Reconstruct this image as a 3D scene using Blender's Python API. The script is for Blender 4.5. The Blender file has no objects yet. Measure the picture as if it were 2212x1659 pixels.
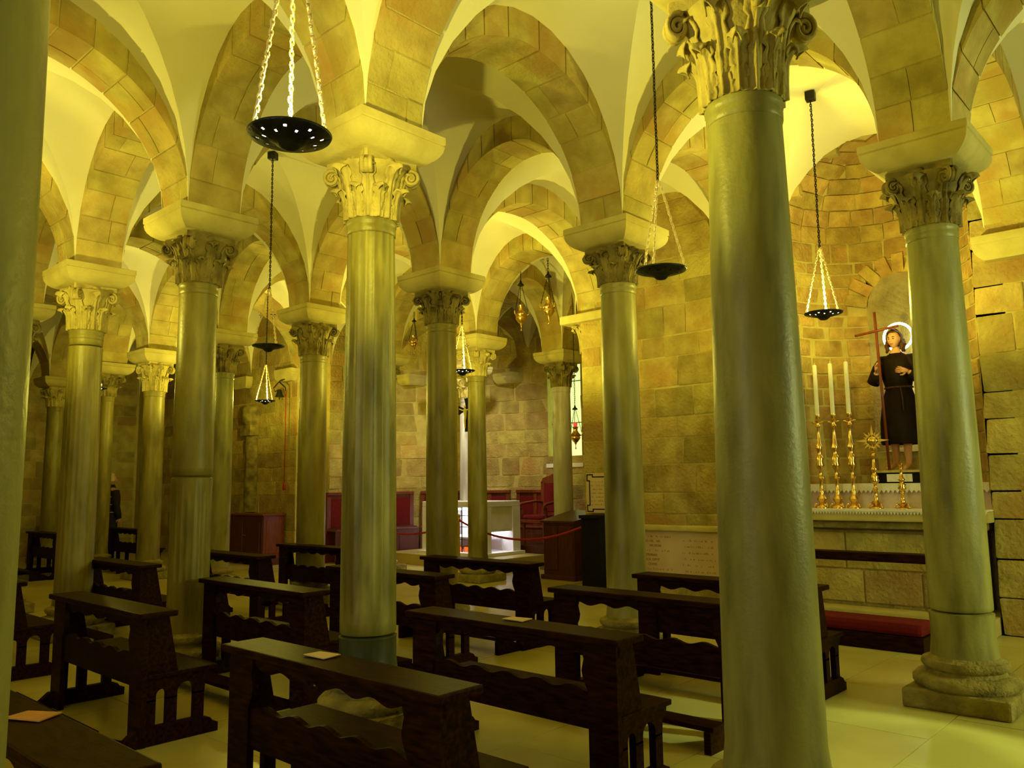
import bpy, bmesh, math, random
from mathutils import Vector, Matrix
sc = bpy.context.scene
COL = sc.collection
# ------------------------------------------------------------------ camera
FPX, PITCH, ROLL, YAW = 1758.8, 0.1233, -0.0132, 0.7391
cam_d = bpy.data.cameras.new('camera'); cam = bpy.data.objects.new('camera', cam_d); COL.objects.link(cam)
cam_d.sensor_fit = 'HORIZONTAL'; cam_d.sensor_width = 36.0; cam_d.lens = FPX / 2212 * 36.0
cam_d.clip_start = 0.05; cam_d.clip_end = 200
_fw = Vector((math.cos(YAW) * math.cos(PITCH), math.sin(YAW) * math.cos(PITCH), math.sin(PITCH)))
_rt = Vector((math.sin(YAW), -math.cos(YAW), 0)); _up = _rt.cross(_fw)
_r2 = math.cos(ROLL) * _rt + math.sin(ROLL) * _up; _u2 = -math.sin(ROLL) * _rt + math.cos(ROLL) * _up
M = Matrix((_r2, _u2, -_fw)).transposed().to_4x4(); M.translation = Vector((-3.2078, -1.5272, 1.44))
cam.matrix_world = M
sc.camera = cam
# ------------------------------------------------------------------ world, exposure
w = bpy.data.worlds.new('world'); sc.world = w; w.use_nodes = True
w.node_tree.nodes['Background'].inputs[0].default_value = (0.5, 0.6, 0.4, 1)
w.node_tree.nodes['Background'].inputs[1].default_value = 0.0
sc.view_settings.view_transform = 'Standard'; sc.view_settings.look = 'None'
sc.view_settings.gamma = 1.0; sc.view_settings.use_curve_mapping = False
sc.view_settings.exposure = 0.0
LAMP_COL = (1.0, 0.88, 0.12)
DAY_COL = (0.84, 1.0, 0.27)
LAMP_W = 185.0
def light(kind, name, loc, energy, color, size=0.1, size_y=None, target=None, spot=None, blend=0.5, parent=None):
    d = bpy.data.lights.new(name, kind); d.energy = energy; d.color = color
    if kind == 'AREA':
        d.shape = 'RECTANGLE'; d.size = size; d.size_y = size_y or size
    else:
        d.shadow_soft_size = size
    if kind == 'SPOT':
        d.spot_size = math.radians(spot or 60); d.spot_blend = blend
    o = bpy.data.objects.new(name, d); COL.objects.link(o); o.location = loc
    if target is not None:
        o.rotation_euler = (Vector(target) - Vector(loc)).to_track_quat('-Z', 'Y').to_euler()
    if parent: o.parent = parent
    return o
# daylight entering by the windows of the south and west walls (behind and beside the camera)
light('AREA', 'daylight_south', (3.3, -4.75, 2.3), 105, DAY_COL, 0.9, 1.5, (2.4, 0.5, 0.7))
light('AREA', 'daylight_west', (-5.35, 0.6, 2.3), 9, DAY_COL, 0.8, 1.4, (0.5, 4.0, 1.3))
light('SPOT', 'floor_patch_spot', (3.25, -4.7, 2.7), 1300, (.80, 1.0, .42), .06, target=(1.62, .38, 0), spot=12.5, blend=.3)  # spotlight added inside the room to make the pale patch on the floor
# ------------------------------------------------------------------ helpers
rnd = random.Random(7)
def node_mat(name):
    m = bpy.data.materials.new(name); m.use_nodes = True
    nt = m.node_tree; b = nt.nodes['Principled BSDF']; return m, nt, b
WARM = {'arch_stone', 'wall_stone', 'mortar', 'wall_bed', 'apse_stone', 'impost_stone', 'capital_stone', 'capital_dark', 'base_stone', 'floor_marble', 'floor_joint', 'marble_green', 'marble_fluted', 'marble_veined', 'marble_old'}
def mat(name, c1, c2=None, scale=6.0, rough=0.8, bump=0.2, bscale=None, metal=0.0, stretch=(1, 1, 1), objvar=0.0, detail=5, spec=0.3, coat=0.0, emit=None, estr=0.0, c3=None, s3=2.0, bflat=False):
    m, nt, b = node_mat(name); N = nt.nodes; L = nt.links
    c2 = c2 or c1
    if name in WARM:                                # yellow cast of the light put into stone and marble: blue cut
        c1, c2, c3 = [(c[0], c[1], c[2] * .62) if c else c for c in (c1, c2, c3)]
    b.inputs['Roughness'].default_value = rough; b.inputs['Metallic'].default_value = metal
    b.inputs['Specular IOR Level'].default_value = spec
    if coat: b.inputs['Coat Weight'].default_value = coat; b.inputs['Coat Roughness'].default_value = 0.15
    tc = N.new('ShaderNodeTexCoord'); mp = N.new('ShaderNodeMapping'); mp.inputs['Scale'].default_value = stretch
    geo = N.new('ShaderNodeNewGeometry'); L.new(geo.outputs['Position'], mp.inputs['Vector'])
    nz = N.new('ShaderNodeTexNoise'); nz.inputs['Scale'].default_value = scale; nz.inputs['Detail'].default_value = detail
    L.new(mp.outputs[0], nz.inputs['Vector'])
    cr = N.new('ShaderNodeValToRGB'); cr.color_ramp.elements[0].position = 0.32; cr.color_ramp.elements[1].position = 0.68
    cr.color_ramp.elements[0].color = (*c1, 1); cr.color_ramp.elements[1].color = (*c2, 1)
    L.new(nz.outputs['Fac'], cr.inputs[0]); out = cr.outputs[0]
    if c3:
        n3 = N.new('ShaderNodeTexNoise'); n3.inputs['Scale'].default_value = s3; n3.inputs['Detail'].default_value = 3
        L.new(mp.outputs[0], n3.inputs['Vector'])
        r3 = N.new('ShaderNodeValToRGB'); r3.color_ramp.elements[0].position = 0.5; r3.color_ramp.elements[1].position = 0.66
        L.new(n3.outputs['Fac'], r3.inputs[0])
        mx = N.new('ShaderNodeMix'); mx.data_type = 'RGBA'; L.new(r3.outputs[0], mx.inputs[0]); L.new(out, mx.inputs[6]); mx.inputs[7].default_value = (*c3, 1)
        out = mx.outputs[2]
    if objvar:
        oi = N.new('ShaderNodeObjectInfo'); mr = N.new('ShaderNodeMapRange')
        mr.inputs[3].default_value = 1 - objvar; mr.inputs[4].default_value = 1 + objvar
        L.new(oi.outputs['Random'], mr.inputs[0])
        hs = N.new('ShaderNodeHueSaturation'); L.new(mr.outputs[0], hs.inputs['Value']); L.new(out, hs.inputs['Color'])
        mr2 = N.new('ShaderNodeMapRange'); mr2.inputs[3].default_value = 0.485; mr2.inputs[4].default_value = 0.508
        ml = N.new('ShaderNodeMath'); ml.operation = 'FRACT'; m2 = N.new('ShaderNodeMath'); m2.operation = 'MULTIPLY'; m2.inputs[1].default_value = 7.31
        L.new(oi.outputs['Random'], m2.inputs[0]); L.new(m2.outputs[0], ml.inputs[0]); L.new(ml.outputs[0], mr2.inputs[0]); L.new(mr2.outputs[0], hs.inputs['Hue'])
        out = hs.outputs[0]
    L.new(out, b.inputs['Base Color'])
    if bump:
        bz = N.new('ShaderNodeTexNoise'); bz.inputs['Scale'].default_value = bscale or scale * 4; bz.inputs['Detail'].default_value = 6
        L.new(geo.outputs['Position'] if bflat else mp.outputs[0], bz.inputs['Vector'])
        bp = N.new('ShaderNodeBump'); bp.inputs['Strength'].default_value = bump; bp.inputs['Distance'].default_value = 0.03
        L.new(bz.outputs['Fac'], bp.inputs['Height']); L.new(bp.outputs[0], b.inputs['Normal'])
    if emit:
        b.inputs['Emission Color'].default_value = (*emit, 1); b.inputs['Emission Strength'].default_value = estr
    return m
MT = {}
MT['plaster'] = mat('plaster', (.76, .71, .42), (.82, .77, .48), 1.5, .9, .05, 30)
MT['arch'] = mat('arch_stone', (.36, .29, .115), (.58, .48, .22), 4.5, .9, .45, 30, objvar=.12, c3=(.42, .29, .10), s3=1.9)
MT['wall'] = mat('wall_stone', (.33, .25, .10), (.50, .40, .18), 5.0, .92, .8, 24, objvar=.24, c3=(.38, .25, .095), s3=1.5)
MT['mortar'] = mat('mortar', (.46, .37, .17), (.56, .46, .23), 8, .95, .5, 60)
MT['wallbed'] = mat('wall_bed', (.46, .37, .17), (.56, .46, .23), 8, .95, .5, 60)
MT['brick'] = mat('apse_stone', (.34, .22, .085), (.52, .37, .15), 6.0, .92, .8, 28, objvar=.18)
MT['imp'] = mat('impost_stone', (.46, .38, .18), (.60, .51, .27), 5, .85, .18, 34)
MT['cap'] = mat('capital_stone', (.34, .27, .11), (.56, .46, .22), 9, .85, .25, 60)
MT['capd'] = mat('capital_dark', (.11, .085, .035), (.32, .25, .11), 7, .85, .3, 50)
def marble(n, a, b, c=None, rough=.40, s3=6.0):
    return mat(n, a, b, 9.0, rough, .10, 45, stretch=(1, 1, .22), detail=14, c3=c, s3=s3, spec=.35, bflat=True)
MT['marble1'] = marble('marble_green', (.17, .158, .066), (.36, .34, .165), (.30, .285, .14))
MT['marble2'] = marble('marble_fluted', (.17, .148, .045), (.36, .32, .12), (.15, .115, .03))
MT['marble3'] = marble('marble_veined', (.22, .195, .075), (.38, .345, .155), (.07, .055, .018), s3=2.4)
MT['marble4'] = marble('marble_old', (.15, .122, .036), (.32, .275, .095), (.24, .185, .055))
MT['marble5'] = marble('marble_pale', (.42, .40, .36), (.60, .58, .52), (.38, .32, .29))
MT['marbled'] = marble('marble_dark', (.045, .05, .02), (.09, .10, .045))
MT['base'] = mat('base_stone', (.20, .16, .065), (.40, .33, .15), 8, .8, .8, 40)
MT['floor'] = mat('floor_marble', (.44, .385, .17), (.55, .49, .24), 1.6, .30, .03, 30, objvar=.06, spec=.4, c3=(.40, .335, .14), s3=.9)
MT['joint'] = mat('floor_joint', (.26, .22, .11), (.3, .26, .13), 10, .9, .2)
MT['wood'] = mat('dark_wood', (.010, .0030, .0005), (.032, .0108, .0015), 9, .34, .10, 60, stretch=(6, 1, 6), spec=.02)
MT['woodr'] = mat('red_wood', (.12, .022, .006), (.20, .042, .011), 6, .4, .06, 50, stretch=(5, 5, 1), coat=.15)
MT['woodb'] = mat('brown_wood', (.055, .012, .004), (.10, .024, .008), 6, .4, .06, 50, stretch=(5, 5, 1), coat=.15)
MT['velvet'] = mat('red_velvet', (.11, .0015, .003), (.16, .003, .0045), 20, .85, .1)
MT['rope'] = mat('red_rope', (.30, .008, .02), (.40, .015, .03), 30, .6, .3, 90)
MT['brass'] = mat('brass', (.75, .48, .12), (.85, .58, .18), 8, .25, .05, metal=1.0)
MT['chainm'] = mat('chain_metal', (.75, .62, .32), (.9, .78, .45), 10, .35, .05, metal=.45)
MT['iron'] = mat('black_iron', (.018, .016, .012), (.035, .03, .022), 12, .5, .2, metal=.6)
MT['dish'] = mat('lamp_dish', (.02, .022, .015), (.045, .045, .03), 10, .45, .2, metal=.7)
MT['wax'] = mat('candle_wax', (.75, .72, .55), (.82, .78, .62), 5, .6, 0)
MT['cloth'] = mat('altar_cloth', (.78, .75, .68), (.86, .83, .76), 12, .9, .3, 60)
MT['pink'] = mat('gradine_stone', (.60, .46, .38), (.68, .54, .45), 6, .7, .2, 40)
MT['altar'] = mat('altar_marble', (.78, .77, .72), (.86, .85, .80), 3, .5, .05)
MT['robe'] = mat('robe_cloth', (.006, .0022, .0016), (.016, .006, .004), 6, .6, .2, 30, spec=.12)
MT['skin'] = mat('painted_skin', (.55, .27, .14), (.62, .32, .18), 8, .5, .05)
MT['pskin'] = mat('skin', (.50, .24, .15), (.56, .29, .19), 8, .55, .05)
MT['hair'] = mat('dark_hair', (.06, .022, .012), (.10, .035, .02), 30, .6, .8, 60)
MT['whitehair'] = mat('white_hair', (.55, .45, .32), (.68, .58, .42), 30, .7, .6, 60)
MT['jacket'] = mat('dark_jacket', (.012, .010, .012), (.022, .018, .02), 8, .8, .2)
MT['paper'] = mat('orange_paper', (.45, .20, .04), (.55, .26, .06), 10, .8, .05)
MT['plaque'] = mat('plaque_marble', (.55, .40, .22), (.62, .47, .28), 4, .6, .1)
MT['black'] = mat('black_paint', (.006, .005, .003), (.010, .008, .005), 8, .7, .1, spec=.1)
MT['gold'] = mat('gilt', (.85, .58, .12), (.9, .65, .2), 8, .28, .1, metal=1)
MT['glassred'] = mat('red_glass', (.5, .02, .01), (.6, .03, .02), 5, .2, 0, emit=(1, .12, .06), estr=.6)
MT['bulb'] = mat('lamp_bulb', (1, .95, .8), None, 5, .5, 0, emit=(1, .93, .62), estr=30)
MT['neon'] = mat('halo_tube', (1, .9, .6), None, 5, .5, 0, emit=(1, .80, .48), estr=14)
MT['pane'] = mat('window_glass', (.9, 1, .85), None, 5, .5, 0, emit=(.95, 1, .84), estr=9)
MT['paneg'] = mat('window_glass_green', (.6, .9, .45), (.8, 1, .6), 6, .5, 0, emit=(.80, 1.0, .42), estr=.85)
MT['tubew'] = mat('cold_tube', (1, 1, 1), None, 5, .5, 0, emit=(.86, .84, 1), estr=9)
MT['fire'] = mat('red_glass_cups', (.5, .01, .01), None, 5, .2, 0, emit=(1, .13, .03), estr=1.2)
MT['inkgold'] = mat('carved_letters', (.30, .19, .07), None, 5, .8, 0)

def mesh(name, V, F, smooth=False, angle=None):
    me = bpy.data.meshes.new(name); me.from_pydata([tuple(v) for v in V], [], F); me.update()
    if smooth:
        for p in me.polygons: p.use_smooth = True
        if angle: me.set_sharp_from_angle(angle=math.radians(angle))
    return me
def obj(name, me, m=None, parent=None, loc=(0, 0, 0), rot=(0, 0, 0), scale=(1, 1, 1)):
    if m is not None and len(me.materials) == 0: me.materials.append(MT[m] if isinstance(m, str) else m)
    o = bpy.data.objects.new(name, me); COL.objects.link(o)
    o.location = loc; o.rotation_euler = rot; o.scale = scale
    if parent: o.parent = parent
    return o
def tag(o, label, cat, group=None):
    o['label'] = label; o['category'] = cat
    if group: o['group'] = group
    return o
def thing(name, label, cat, loc=(0, 0, 0), rz=0, group=None):
    o = bpy.data.objects.new(name, None); o.empty_display_size = .1; COL.objects.link(o); o.location = loc; o.rotation_euler = (0, 0, rz)
    return tag(o, label, cat, group)
def struct(o): o['kind'] = 'structure'; return o
class MB:
    def __init__(s): s.V = []; s.F = []
    def add(s, V, F):
        n = len(s.V); s.V += [tuple(v) for v in V]; s.F += [tuple(i + n for i in f) for f in F]; return s
    def box(s, x0, x1, y0, y1, z0, z1):
        return s.add([(x0, y0, z0), (x1, y0, z0), (x1, y1, z0), (x0, y1, z0), (x0, y0, z1), (x1, y0, z1), (x1, y1, z1), (x0, y1, z1)],
                     [(3, 2, 1, 0), (4, 5, 6, 7), (0, 1, 5, 4), (1, 2, 6, 5), (2, 3, 7, 6), (3, 0, 4, 7)])
    def prism(s, pts, axis, a, b):
        n = len(pts)
        def P(p, t): return {'x': (t, p[0], p[1]), 'y': (p[0], t, p[1]), 'z': (p[0], p[1], t)}[axis]
        V = [P(p, a) for p in pts] + [P(p, b) for p in pts]
        F = [tuple(range(n)), tuple(range(2 * n - 1, n - 1, -1))] + [(i, i + n, (i + 1) % n + n, (i + 1) % n) for i in range(n)]
        return s.add(V, F)
    def lathe(s, prof, n=24, c=(0, 0, 0), fl=None, a0=0, a1=2 * math.pi):
        full = abs(a1 - a0 - 2 * math.pi) < 1e-6; m = n if full else n + 1; V = []; F = []
        for (r, z) in prof:
            for k in range(m):
                a = a0 + (a1 - a0) * k / n; rr = r * (fl(a, z) if fl else 1)
                V.append((c[0] + rr * math.cos(a), c[1] + rr * math.sin(a), c[2] + z))
        for i in range(len(prof) - 1):
            for k in range(n):
                k2 = (k + 1) % m
                F.append((i * m + k, i * m + k2, (i + 1) * m + k2, (i + 1) * m + k))
        if full and prof[0][0] > 1e-4: F.append(tuple(range(m - 1, -1, -1)))
        if full and prof[-1][0] > 1e-4: F.append(tuple((len(prof) - 1) * m + k for k in range(m)))
        return s.add(V, F)
    def tube(s, pts, r, n=8, closed=False):
        pts = [Vector(p) for p in pts]; N = len(pts); V = []; F = []
        rs = r if isinstance(r, (list, tuple)) else [r] * N
        up = Vector((0, 0, 1)); prev = None
        for i, p in enumerate(pts):
            t = (pts[(i + 1) % N] - pts[i - 1]) if closed else (pts[min(i + 1, N - 1)] - pts[max(i - 1, 0)])
            t.normalize()
            if prev is None:
                q = up if abs(t.z) < .9 else Vector((1, 0, 0)); x = t.cross(q).normalized()
            else:
                x = (prev - t * prev.dot(t)).normalized()
            prev = x; y = t.cross(x)
            for k in range(n):
                a = 2 * math.pi * k / n; V.append(p + (x * math.cos(a) + y * math.sin(a)) * rs[i])
        for i in range(N if closed else N - 1):
            for k in range(n):
                F.append((i * n + k, i * n + (k + 1) % n, ((i + 1) % N) * n + (k + 1) % n, ((i + 1) % N) * n + k))
        if not closed: F += [tuple(range(n - 1, -1, -1)), tuple((N - 1) * n + k for k in range(n))]
        return s.add(V, F)
    def mesh(s, name, smooth=False, angle=None): return mesh(name, s.V, s.F, smooth, angle)
def boxm(name, x0, x1, y0, y1, z0, z1, bev=0.0):
    me = MB().box(x0, x1, y0, y1, z0, z1).mesh(name)
    if bev:
        bm = bmesh.new(); bm.from_mesh(me); bmesh.ops.bevel(bm, geom=bm.edges[:], offset=bev, segments=2, affect='EDGES', profile=.6); bm.to_mesh(me); bm.free()
    return me
# ------------------------------------------------------------------ shared stone block meshes (unit size, chamfered)
BLK = []
for k in range(5):
    rr = random.Random(50 + k); me = boxm('stone_block', -.5, .5, -.5, .5, -.5, .5)
    bm = bmesh.new(); bm.from_mesh(me)
    for v in bm.verts: v.co += Vector((rr.uniform(-.02, .02), rr.uniform(-.05, .05), rr.uniform(-.03, .03)))
    bmesh.ops.bevel(bm, geom=bm.edges[:], offset=.028, segments=1, affect='EDGES'); bm.to_mesh(me); bm.free(); BLK.append(me)
def blocks_for(m):
    key = 'blk_' + m
    if key not in CACHE:
        CACHE[key] = []
        for b in BLK:
            c = b.copy(); c.materials.append(MT[m]); CACHE[key].append(c)
    return CACHE[key]
CACHE = {}
def stone(parent, c, size, rz, m, name='stone', rot=None):
    o = bpy.data.objects.new(name, rnd.choice(blocks_for(m))); COL.objects.link(o); o.parent = parent
    o.location = c; o.scale = size; o.rotation_euler = rot or (rnd.uniform(-.004, .004), 0, rz)
    return o
def courses(z0, z1, h, var=.25):
    z = z0; out = []
    while z < z1 - .06:
        hh = h * rnd.uniform(1 - var, 1 + var)
        if z + hh > z1 - .08: hh = z1 - z
        out.append((z, hh)); z += hh
    return out
def wall_stones(parent, P0, U, z0, z1, ch, ln, ivals, m='wall', normal=(0, 0), depth=.10, proud=.010, gap=.009):
    """courses of stones on a vertical plane P0 + u*U, standing proud of it along normal"""
    rz = math.atan2(U[1], U[0])
    for (z, h) in courses(z0, z1, ch):
        for (a, b) in ivals(z + h / 2):
            u = a; first = True
            while u < b - .05:
                l = ln * rnd.uniform(.55, 1.45) * (.6 if first else 1); first = False
                if u + l > b - .18: l = b - u
                pr = proud * rnd.uniform(.5, 1.3)
                cx = P0[0] + U[0] * (u + l / 2) + normal[0] * (pr - depth / 2); cy = P0[1] + U[1] * (u + l / 2) + normal[1] * (pr - depth / 2)
                stone(parent, (cx, cy, z + h / 2), (l - gap, depth, h - gap), rz, m)
                u += l
# ------------------------------------------------------------------ layout
A = {-2: -5.6, -1: -2.88, 0: 0.0, 1: 2.792, 2: 5.787, 3: 7.896}
B = {-1: -2.5, 0: 0.0, 1: 2.625, 2: 4.979, 3: 7.423, 4: 9.758, 5: 12.076, 6: 14.044, 7: 16.65, 8: 19.2}
XE = 5.56; SPRING = 3.745; HI = 1.12; HE = 1.38; WA = .46; HW = WA / 2
AC = (6.2, 8.63); AR = 3.3                      # presbytery apse
SY, SR, SZ = 1.31, .94, 4.20                    # small side apse in the east wall
# ------------------------------------------------------------------ floor
fl = struct(obj('floor', MB().box(-5.6, 10.2, -5.0, 19.2, -.25, -.012).mesh('floor'), 'joint'))
slab = boxm('paving_slab', -.5, .5, -.5, .5, -.5, 0, 0); slab.materials.append(MT['floor'])
y = -2.6; r = 0
while y < 19.0:
    d = .86; x = -4.9 + (r % 2) * .52
    while x < 5.7 or (x < 9.4 and 5.2 < y < 12):
        o = bpy.data.objects.new('paving_slab', slab); COL.objects.link(o); o.parent = fl
        o.location = (x + .52, y + d / 2, 0 - rnd.uniform(0, .0015)); o.scale = (1.036, d - .005, .02); x += 1.04
    y += d; r += 1
# ------------------------------------------------------------------ ceiling: groin vaults
ceil = struct(bpy.data.objects.new('ceiling', None)); COL.objects.link(ceil); ceil.location = (0, 0, SPRING)
def vault(x0, x1, y0, y1, n=9):
    cx, cy, ax, ay = (x0 + x1) / 2, (y0 + y1) / 2, (x1 - x0) / 2, (y1 - y0) / 2
    mb = MB()
    S = [math.sin(math.pi / 2 * k / n) for k in range(n + 1)]
    T = [math.sin(math.pi / 2 * k / 8) for k in range(-8, 9)]
    for q in range(4):
        V = []; F = []
        for s_ in S:
            for t in T:
                u, v = s_ * t, s_; z = HE * math.sqrt(max(0, 1 - u * u))
                uu, vv = ((u, v), (v, u), (u, -v), (-v, u))[q]
                V.append((uu * ax, vv * ay, z))
        m = len(T)
        for i in range(n):
            for k in range(m - 1):
                f = (i * m + k, i * m + k + 1, (i + 1) * m + k + 1, (i + 1) * m + k)
                F.append(f)
        mb.add(V, F)
    me = mb.mesh('vault_bay', True)
    return obj('vault_bay', me, 'plaster', ceil, (cx, cy, 0))
xs = [(-5.6, A[-1] - HW), (A[-1] + HW, A[0] - HW), (A[0] + HW, A[1] - HW)]
ys = [(B[j] + HW, B[j + 1] - HW) for j in range(-1, 8)]; ys[-1] = (B[7] + HW, 19.2)
ys.insert(0, (-5.0, B[-1] - HW))
for (x0, x1) in xs:
    for (y0, y1) in ys: vault(x0, x1, y0, y1)
for (y0, y1) in ys:
    vault(A[1] + HW, (A[2] - HW if 5 < y0 < 12 else XE), y0, y1)
PY0, PY1, PX1 = 5.62, 11.64, 9.42
for (x0, x1) in ((A[2] + HW, A[3] - HW), (A[3] + HW, PX1)):
    for (y0, y1) in ((PY0, B[3] - HW), (B[3] + HW, B[4] - HW), (B[4] + HW, PY1)): vault(x0, x1, y0, y1)
# ------------------------------------------------------------------ arches
def voussoir_meshes(a, seed, n, w=WA):
    key = ('arch', round(a, 3), seed, n, round(w, 3))
    if key in CACHE: return CACHE[key]
    rr = random.Random(seed); out = []
    def I(t, off=0): th = math.pi * t; return (-(a + off) * math.cos(th), (HI + off) * math.sin(th))
    def O(t): th = math.pi * t; return (-(a + .02) * math.cos(th), (HE + .06) * math.sin(th))
    # cuts along the arch
    cuts = [0.0]; 
    for k in range(n): cuts.append(cuts[-1] + rr.uniform(.75, 1.25))
    cuts = [c / cuts[-1] for c in cuts]
    for k in range(n):
        t0, t1 = cuts[k], cuts[k + 1]; g = .0022
        mode = rr.random()
        if mode < .35: vs = [(-w / 2, w / 2)]
        else:
            sp = rr.uniform(-.22, .22) * w; vs = [(-w / 2, sp - .003), (sp + .003, w / 2)]
        for (v0, v1) in vs:
            off = rr.uniform(-.004, .006); V = []; m = 4
            for q in range(m + 1):
                t = t0 + g + (t1 - t0 - 2 * g) * q / m; p = I(t, off); o_ = O(t)
                V += [(p[0], v0, p[1]), (p[0], v1, p[1]), (o_[0], v1, o_[1]), (o_[0], v0, o_[1])]
            F = [(0, 1, 2, 3), (4 * m + 3, 4 * m + 2, 4 * m + 1, 4 * m)]
            for q in range(m):
                for e in range(4):
                    F.append((4 * q + e, 4 * q + 4 + e, 4 * q + 4 + (e + 1) % 4, 4 * q + (e + 1) % 4))
            out.append(mesh('voussoir', V, F))
    # mortar bed just inside
    V = []; F = []; m = 28; e_ = .010
    for q in range(m + 1):
        t = q / m; p = I(t, e_); o_ = O(t)
        V += [(p[0], -w / 2 + e_, p[1]), (p[0], w / 2 - e_, p[1]), (o_[0], w / 2 - e_, o_[1]), (o_[0], -w / 2 + e_, o_[1])]
    F = [(0, 1, 2, 3), (4 * m + 3, 4 * m + 2, 4 * m + 1, 4 * m)]
    for q in range(m):
        for e in range(4): F.append((4 * q + e, 4 * q + 4 + e, 4 * q + 4 + (e + 1) % 4, 4 * q + (e + 1) % 4))
    bed = mesh('mortar_bed', V, F); bed.materials.append(MT['mortar'])
    for me in out: me.materials.append(MT['arch'])
    CACHE[key] = (bed, out); return CACHE[key]
def arch(p0, p1, label, n=13, seed=1, e0=HW, e1=HW, group='stone arches of the vaulted hall'):
    d = Vector((p1[0] - p0[0], p1[1] - p0[1])); L = d.length; d /= L
    a = (L - e0 - e1) / 2; c = Vector(p0) + d * (e0 + a)
    t = thing('arch', label, 'arch', (c.x, c.y, SPRING), math.atan2(d.y, d.x), group)
    bed, vs = voussoir_meshes(a, seed, n)
    obj('mortar_bed', bed, None, t)
    for me in vs: obj('voussoir', me, None, t)
    return t
NICK = {(-1, 0): 'shaded column', (0, 0): 'scroll-capital column', (1, 0): 'plinth column', (0, 1): 'fluted column', (1, 1): 'dark-veined column', (0, 2): 'two-drum column', (0, 3): 'pale ribbed column',
        (0, 4): 'torus-based column', (1, 2): 'dark-capital column', (1, 3): 'white-edged column', (1, 4): 'slender column', (1, 5): 'stubby-volute column', (1, 6): 'narrow column', (1, 7): 'farthest column',
        (2, 3): 'slim altar column', (2, 4): 'column left of the altar', (3, 3): 'mauve column', (3, 4): 'white spotlit column'}
def nk(i, j): return NICK.get((i, j), 'hidden column of row %s' % 'abcdefghij'[j + 1])
OUT = 'stone arch of the bays outside the pews'
sd = 0
for j in range(0, 8):
    for i in (-1, 0):
        sd += 1
        if (i, j) in NICK and (i + 1, j) in NICK: lb = 'arch from the %s to the %s' % (nk(i, j), nk(i + 1, j))
        else: lb = 'rough stone arch reaching west from the %s' % (nk(0, j) if (0, j) in NICK and i == -1 else nk(1, j))
        if i == -1 and j > 4: continue
        arch((A[i], B[j]), (A[i + 1], B[j]), lb, seed=sd % 5)
    x1 = A[2] if j in (3, 4) else XE
    if j > 7: continue
    lb = 'arch from the %s to the %s' % (nk(1, j), nk(2, j)) if j in (3, 4) else 'arch from the %s to the east wall' % nk(1, j)
    arch((A[1], B[j]), (x1, B[j]), lb, seed=sd % 5 + 5, e1=HW if j in (3, 4) else 0.0)
for i in (-1, 0, 1):
    for j in range(-1, 7):
        sd += 1
        if (i == -1 and (j < 0 or j > 3)) or (i == 0 and j > 5): continue
        if (i, j) in NICK and (i, j + 1) in NICK: lb = 'arch from the %s to the %s' % (nk(i, j), nk(i, j + 1))
        else: lb = 'rough stone arch running north above the outer aisle' if i == -1 else ('rough stone arch running south from the %s' % nk(i, 0) if j == -1 else 'rough stone arch running north past the %s' % nk(i, 4))
        arch((A[i], B[j]), (A[i], B[j + 1]), lb, seed=sd % 5 + 10)
arch((A[2], 5.17), (A[2], B[3]), 'arch from the carved wall pier to the slim column before the altar', seed=3, e0=0)
arch((A[2], B[3]), (A[2], B[4]), 'arch from the slim column before the altar to the column on its left', seed=4)
arch((A[2], B[4]), (A[2], 12.08), 'arch from the column left of the altar to the bell wall pier', seed=6, e1=0)
arch((A[2], B[3]), (A[3], B[3]), 'arch from the slim column before the altar to the mauve column', seed=7)
arch((A[2], B[4]), (A[3], B[4]), 'arch between the two columns left of the white altar', seed=8)
arch((A[3], B[3]), (A[3], B[4]), 'arch over the altar between the mauve and the white-lit column', seed=9)
for (p, q, lb) in (((A[3], B[3]), (PX1, B[3]), 'arch from the mauve column to the window side of the apse wall'), ((A[3], B[4]), (PX1, B[4]), 'arch from the white-lit column east to the apse wall'),
                   ((A[3], B[3]), (A[3], PY0), 'arch from the mauve column south to the apse wall'), ((A[3], B[4]), (A[3], PY1), 'arch from the white-lit column north to the apse wall')):
    arch(p, q, lb, n=9, seed=11, e1=0)
# ------------------------------------------------------------------ walls
# east wall, south part with the side apse; backing pieces as one mesh, stones as children
def apse_open(z):
    if z < SZ: return SR
    return math.sqrt(max(0, SR * SR - (z - SZ) ** 2))
we = MB()
def wall_with_arch_opening(mb, x0, x1, ya, yb, c, R, zs, ztop):
    # rectangle ya..yb x 0..ztop minus round-headed opening, extruded x0..x1
    N = 20; arcp = [(c + R * math.cos(math.pi * k / N), zs + R * math.sin(math.pi * k / N)) for k in range(N + 1)]
    mb.prism([(ya, 0), (c - R, 0), (c - R, zs), (c - R, ztop), (ya, ztop)], 'x', x0, x1)
    mb.prism([(c + R, 0), (yb, 0), (yb, ztop), (c + R, ztop)], 'x', x0, x1)
    for k in range(N):
        p, q = arcp[k], arcp[k + 1]; mb.prism([(q[0], q[1]), (p[0], p[1]), (p[0], ztop), (q[0], ztop)], 'x', x0, x1)
wall_with_arch_opening(we, XE, XE + .95, -5.0, 5.17, SY, SR, SZ, 5.3)
wall_e = struct(obj('wall_east', we.mesh('wall_east'), 'wallbed'))
def iv_east(z):
    h = apse_open(z) if z < SZ + SR else 0
    return [(-2.4, SY - h), (SY + h, 5.17)] if h > .02 else [(-2.4, 5.17)]
wall_stones(wall_e, (XE, 0), (0, 1), 0.0, 5.2, .31, .55, iv_east, normal=(-1, 0))
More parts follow.
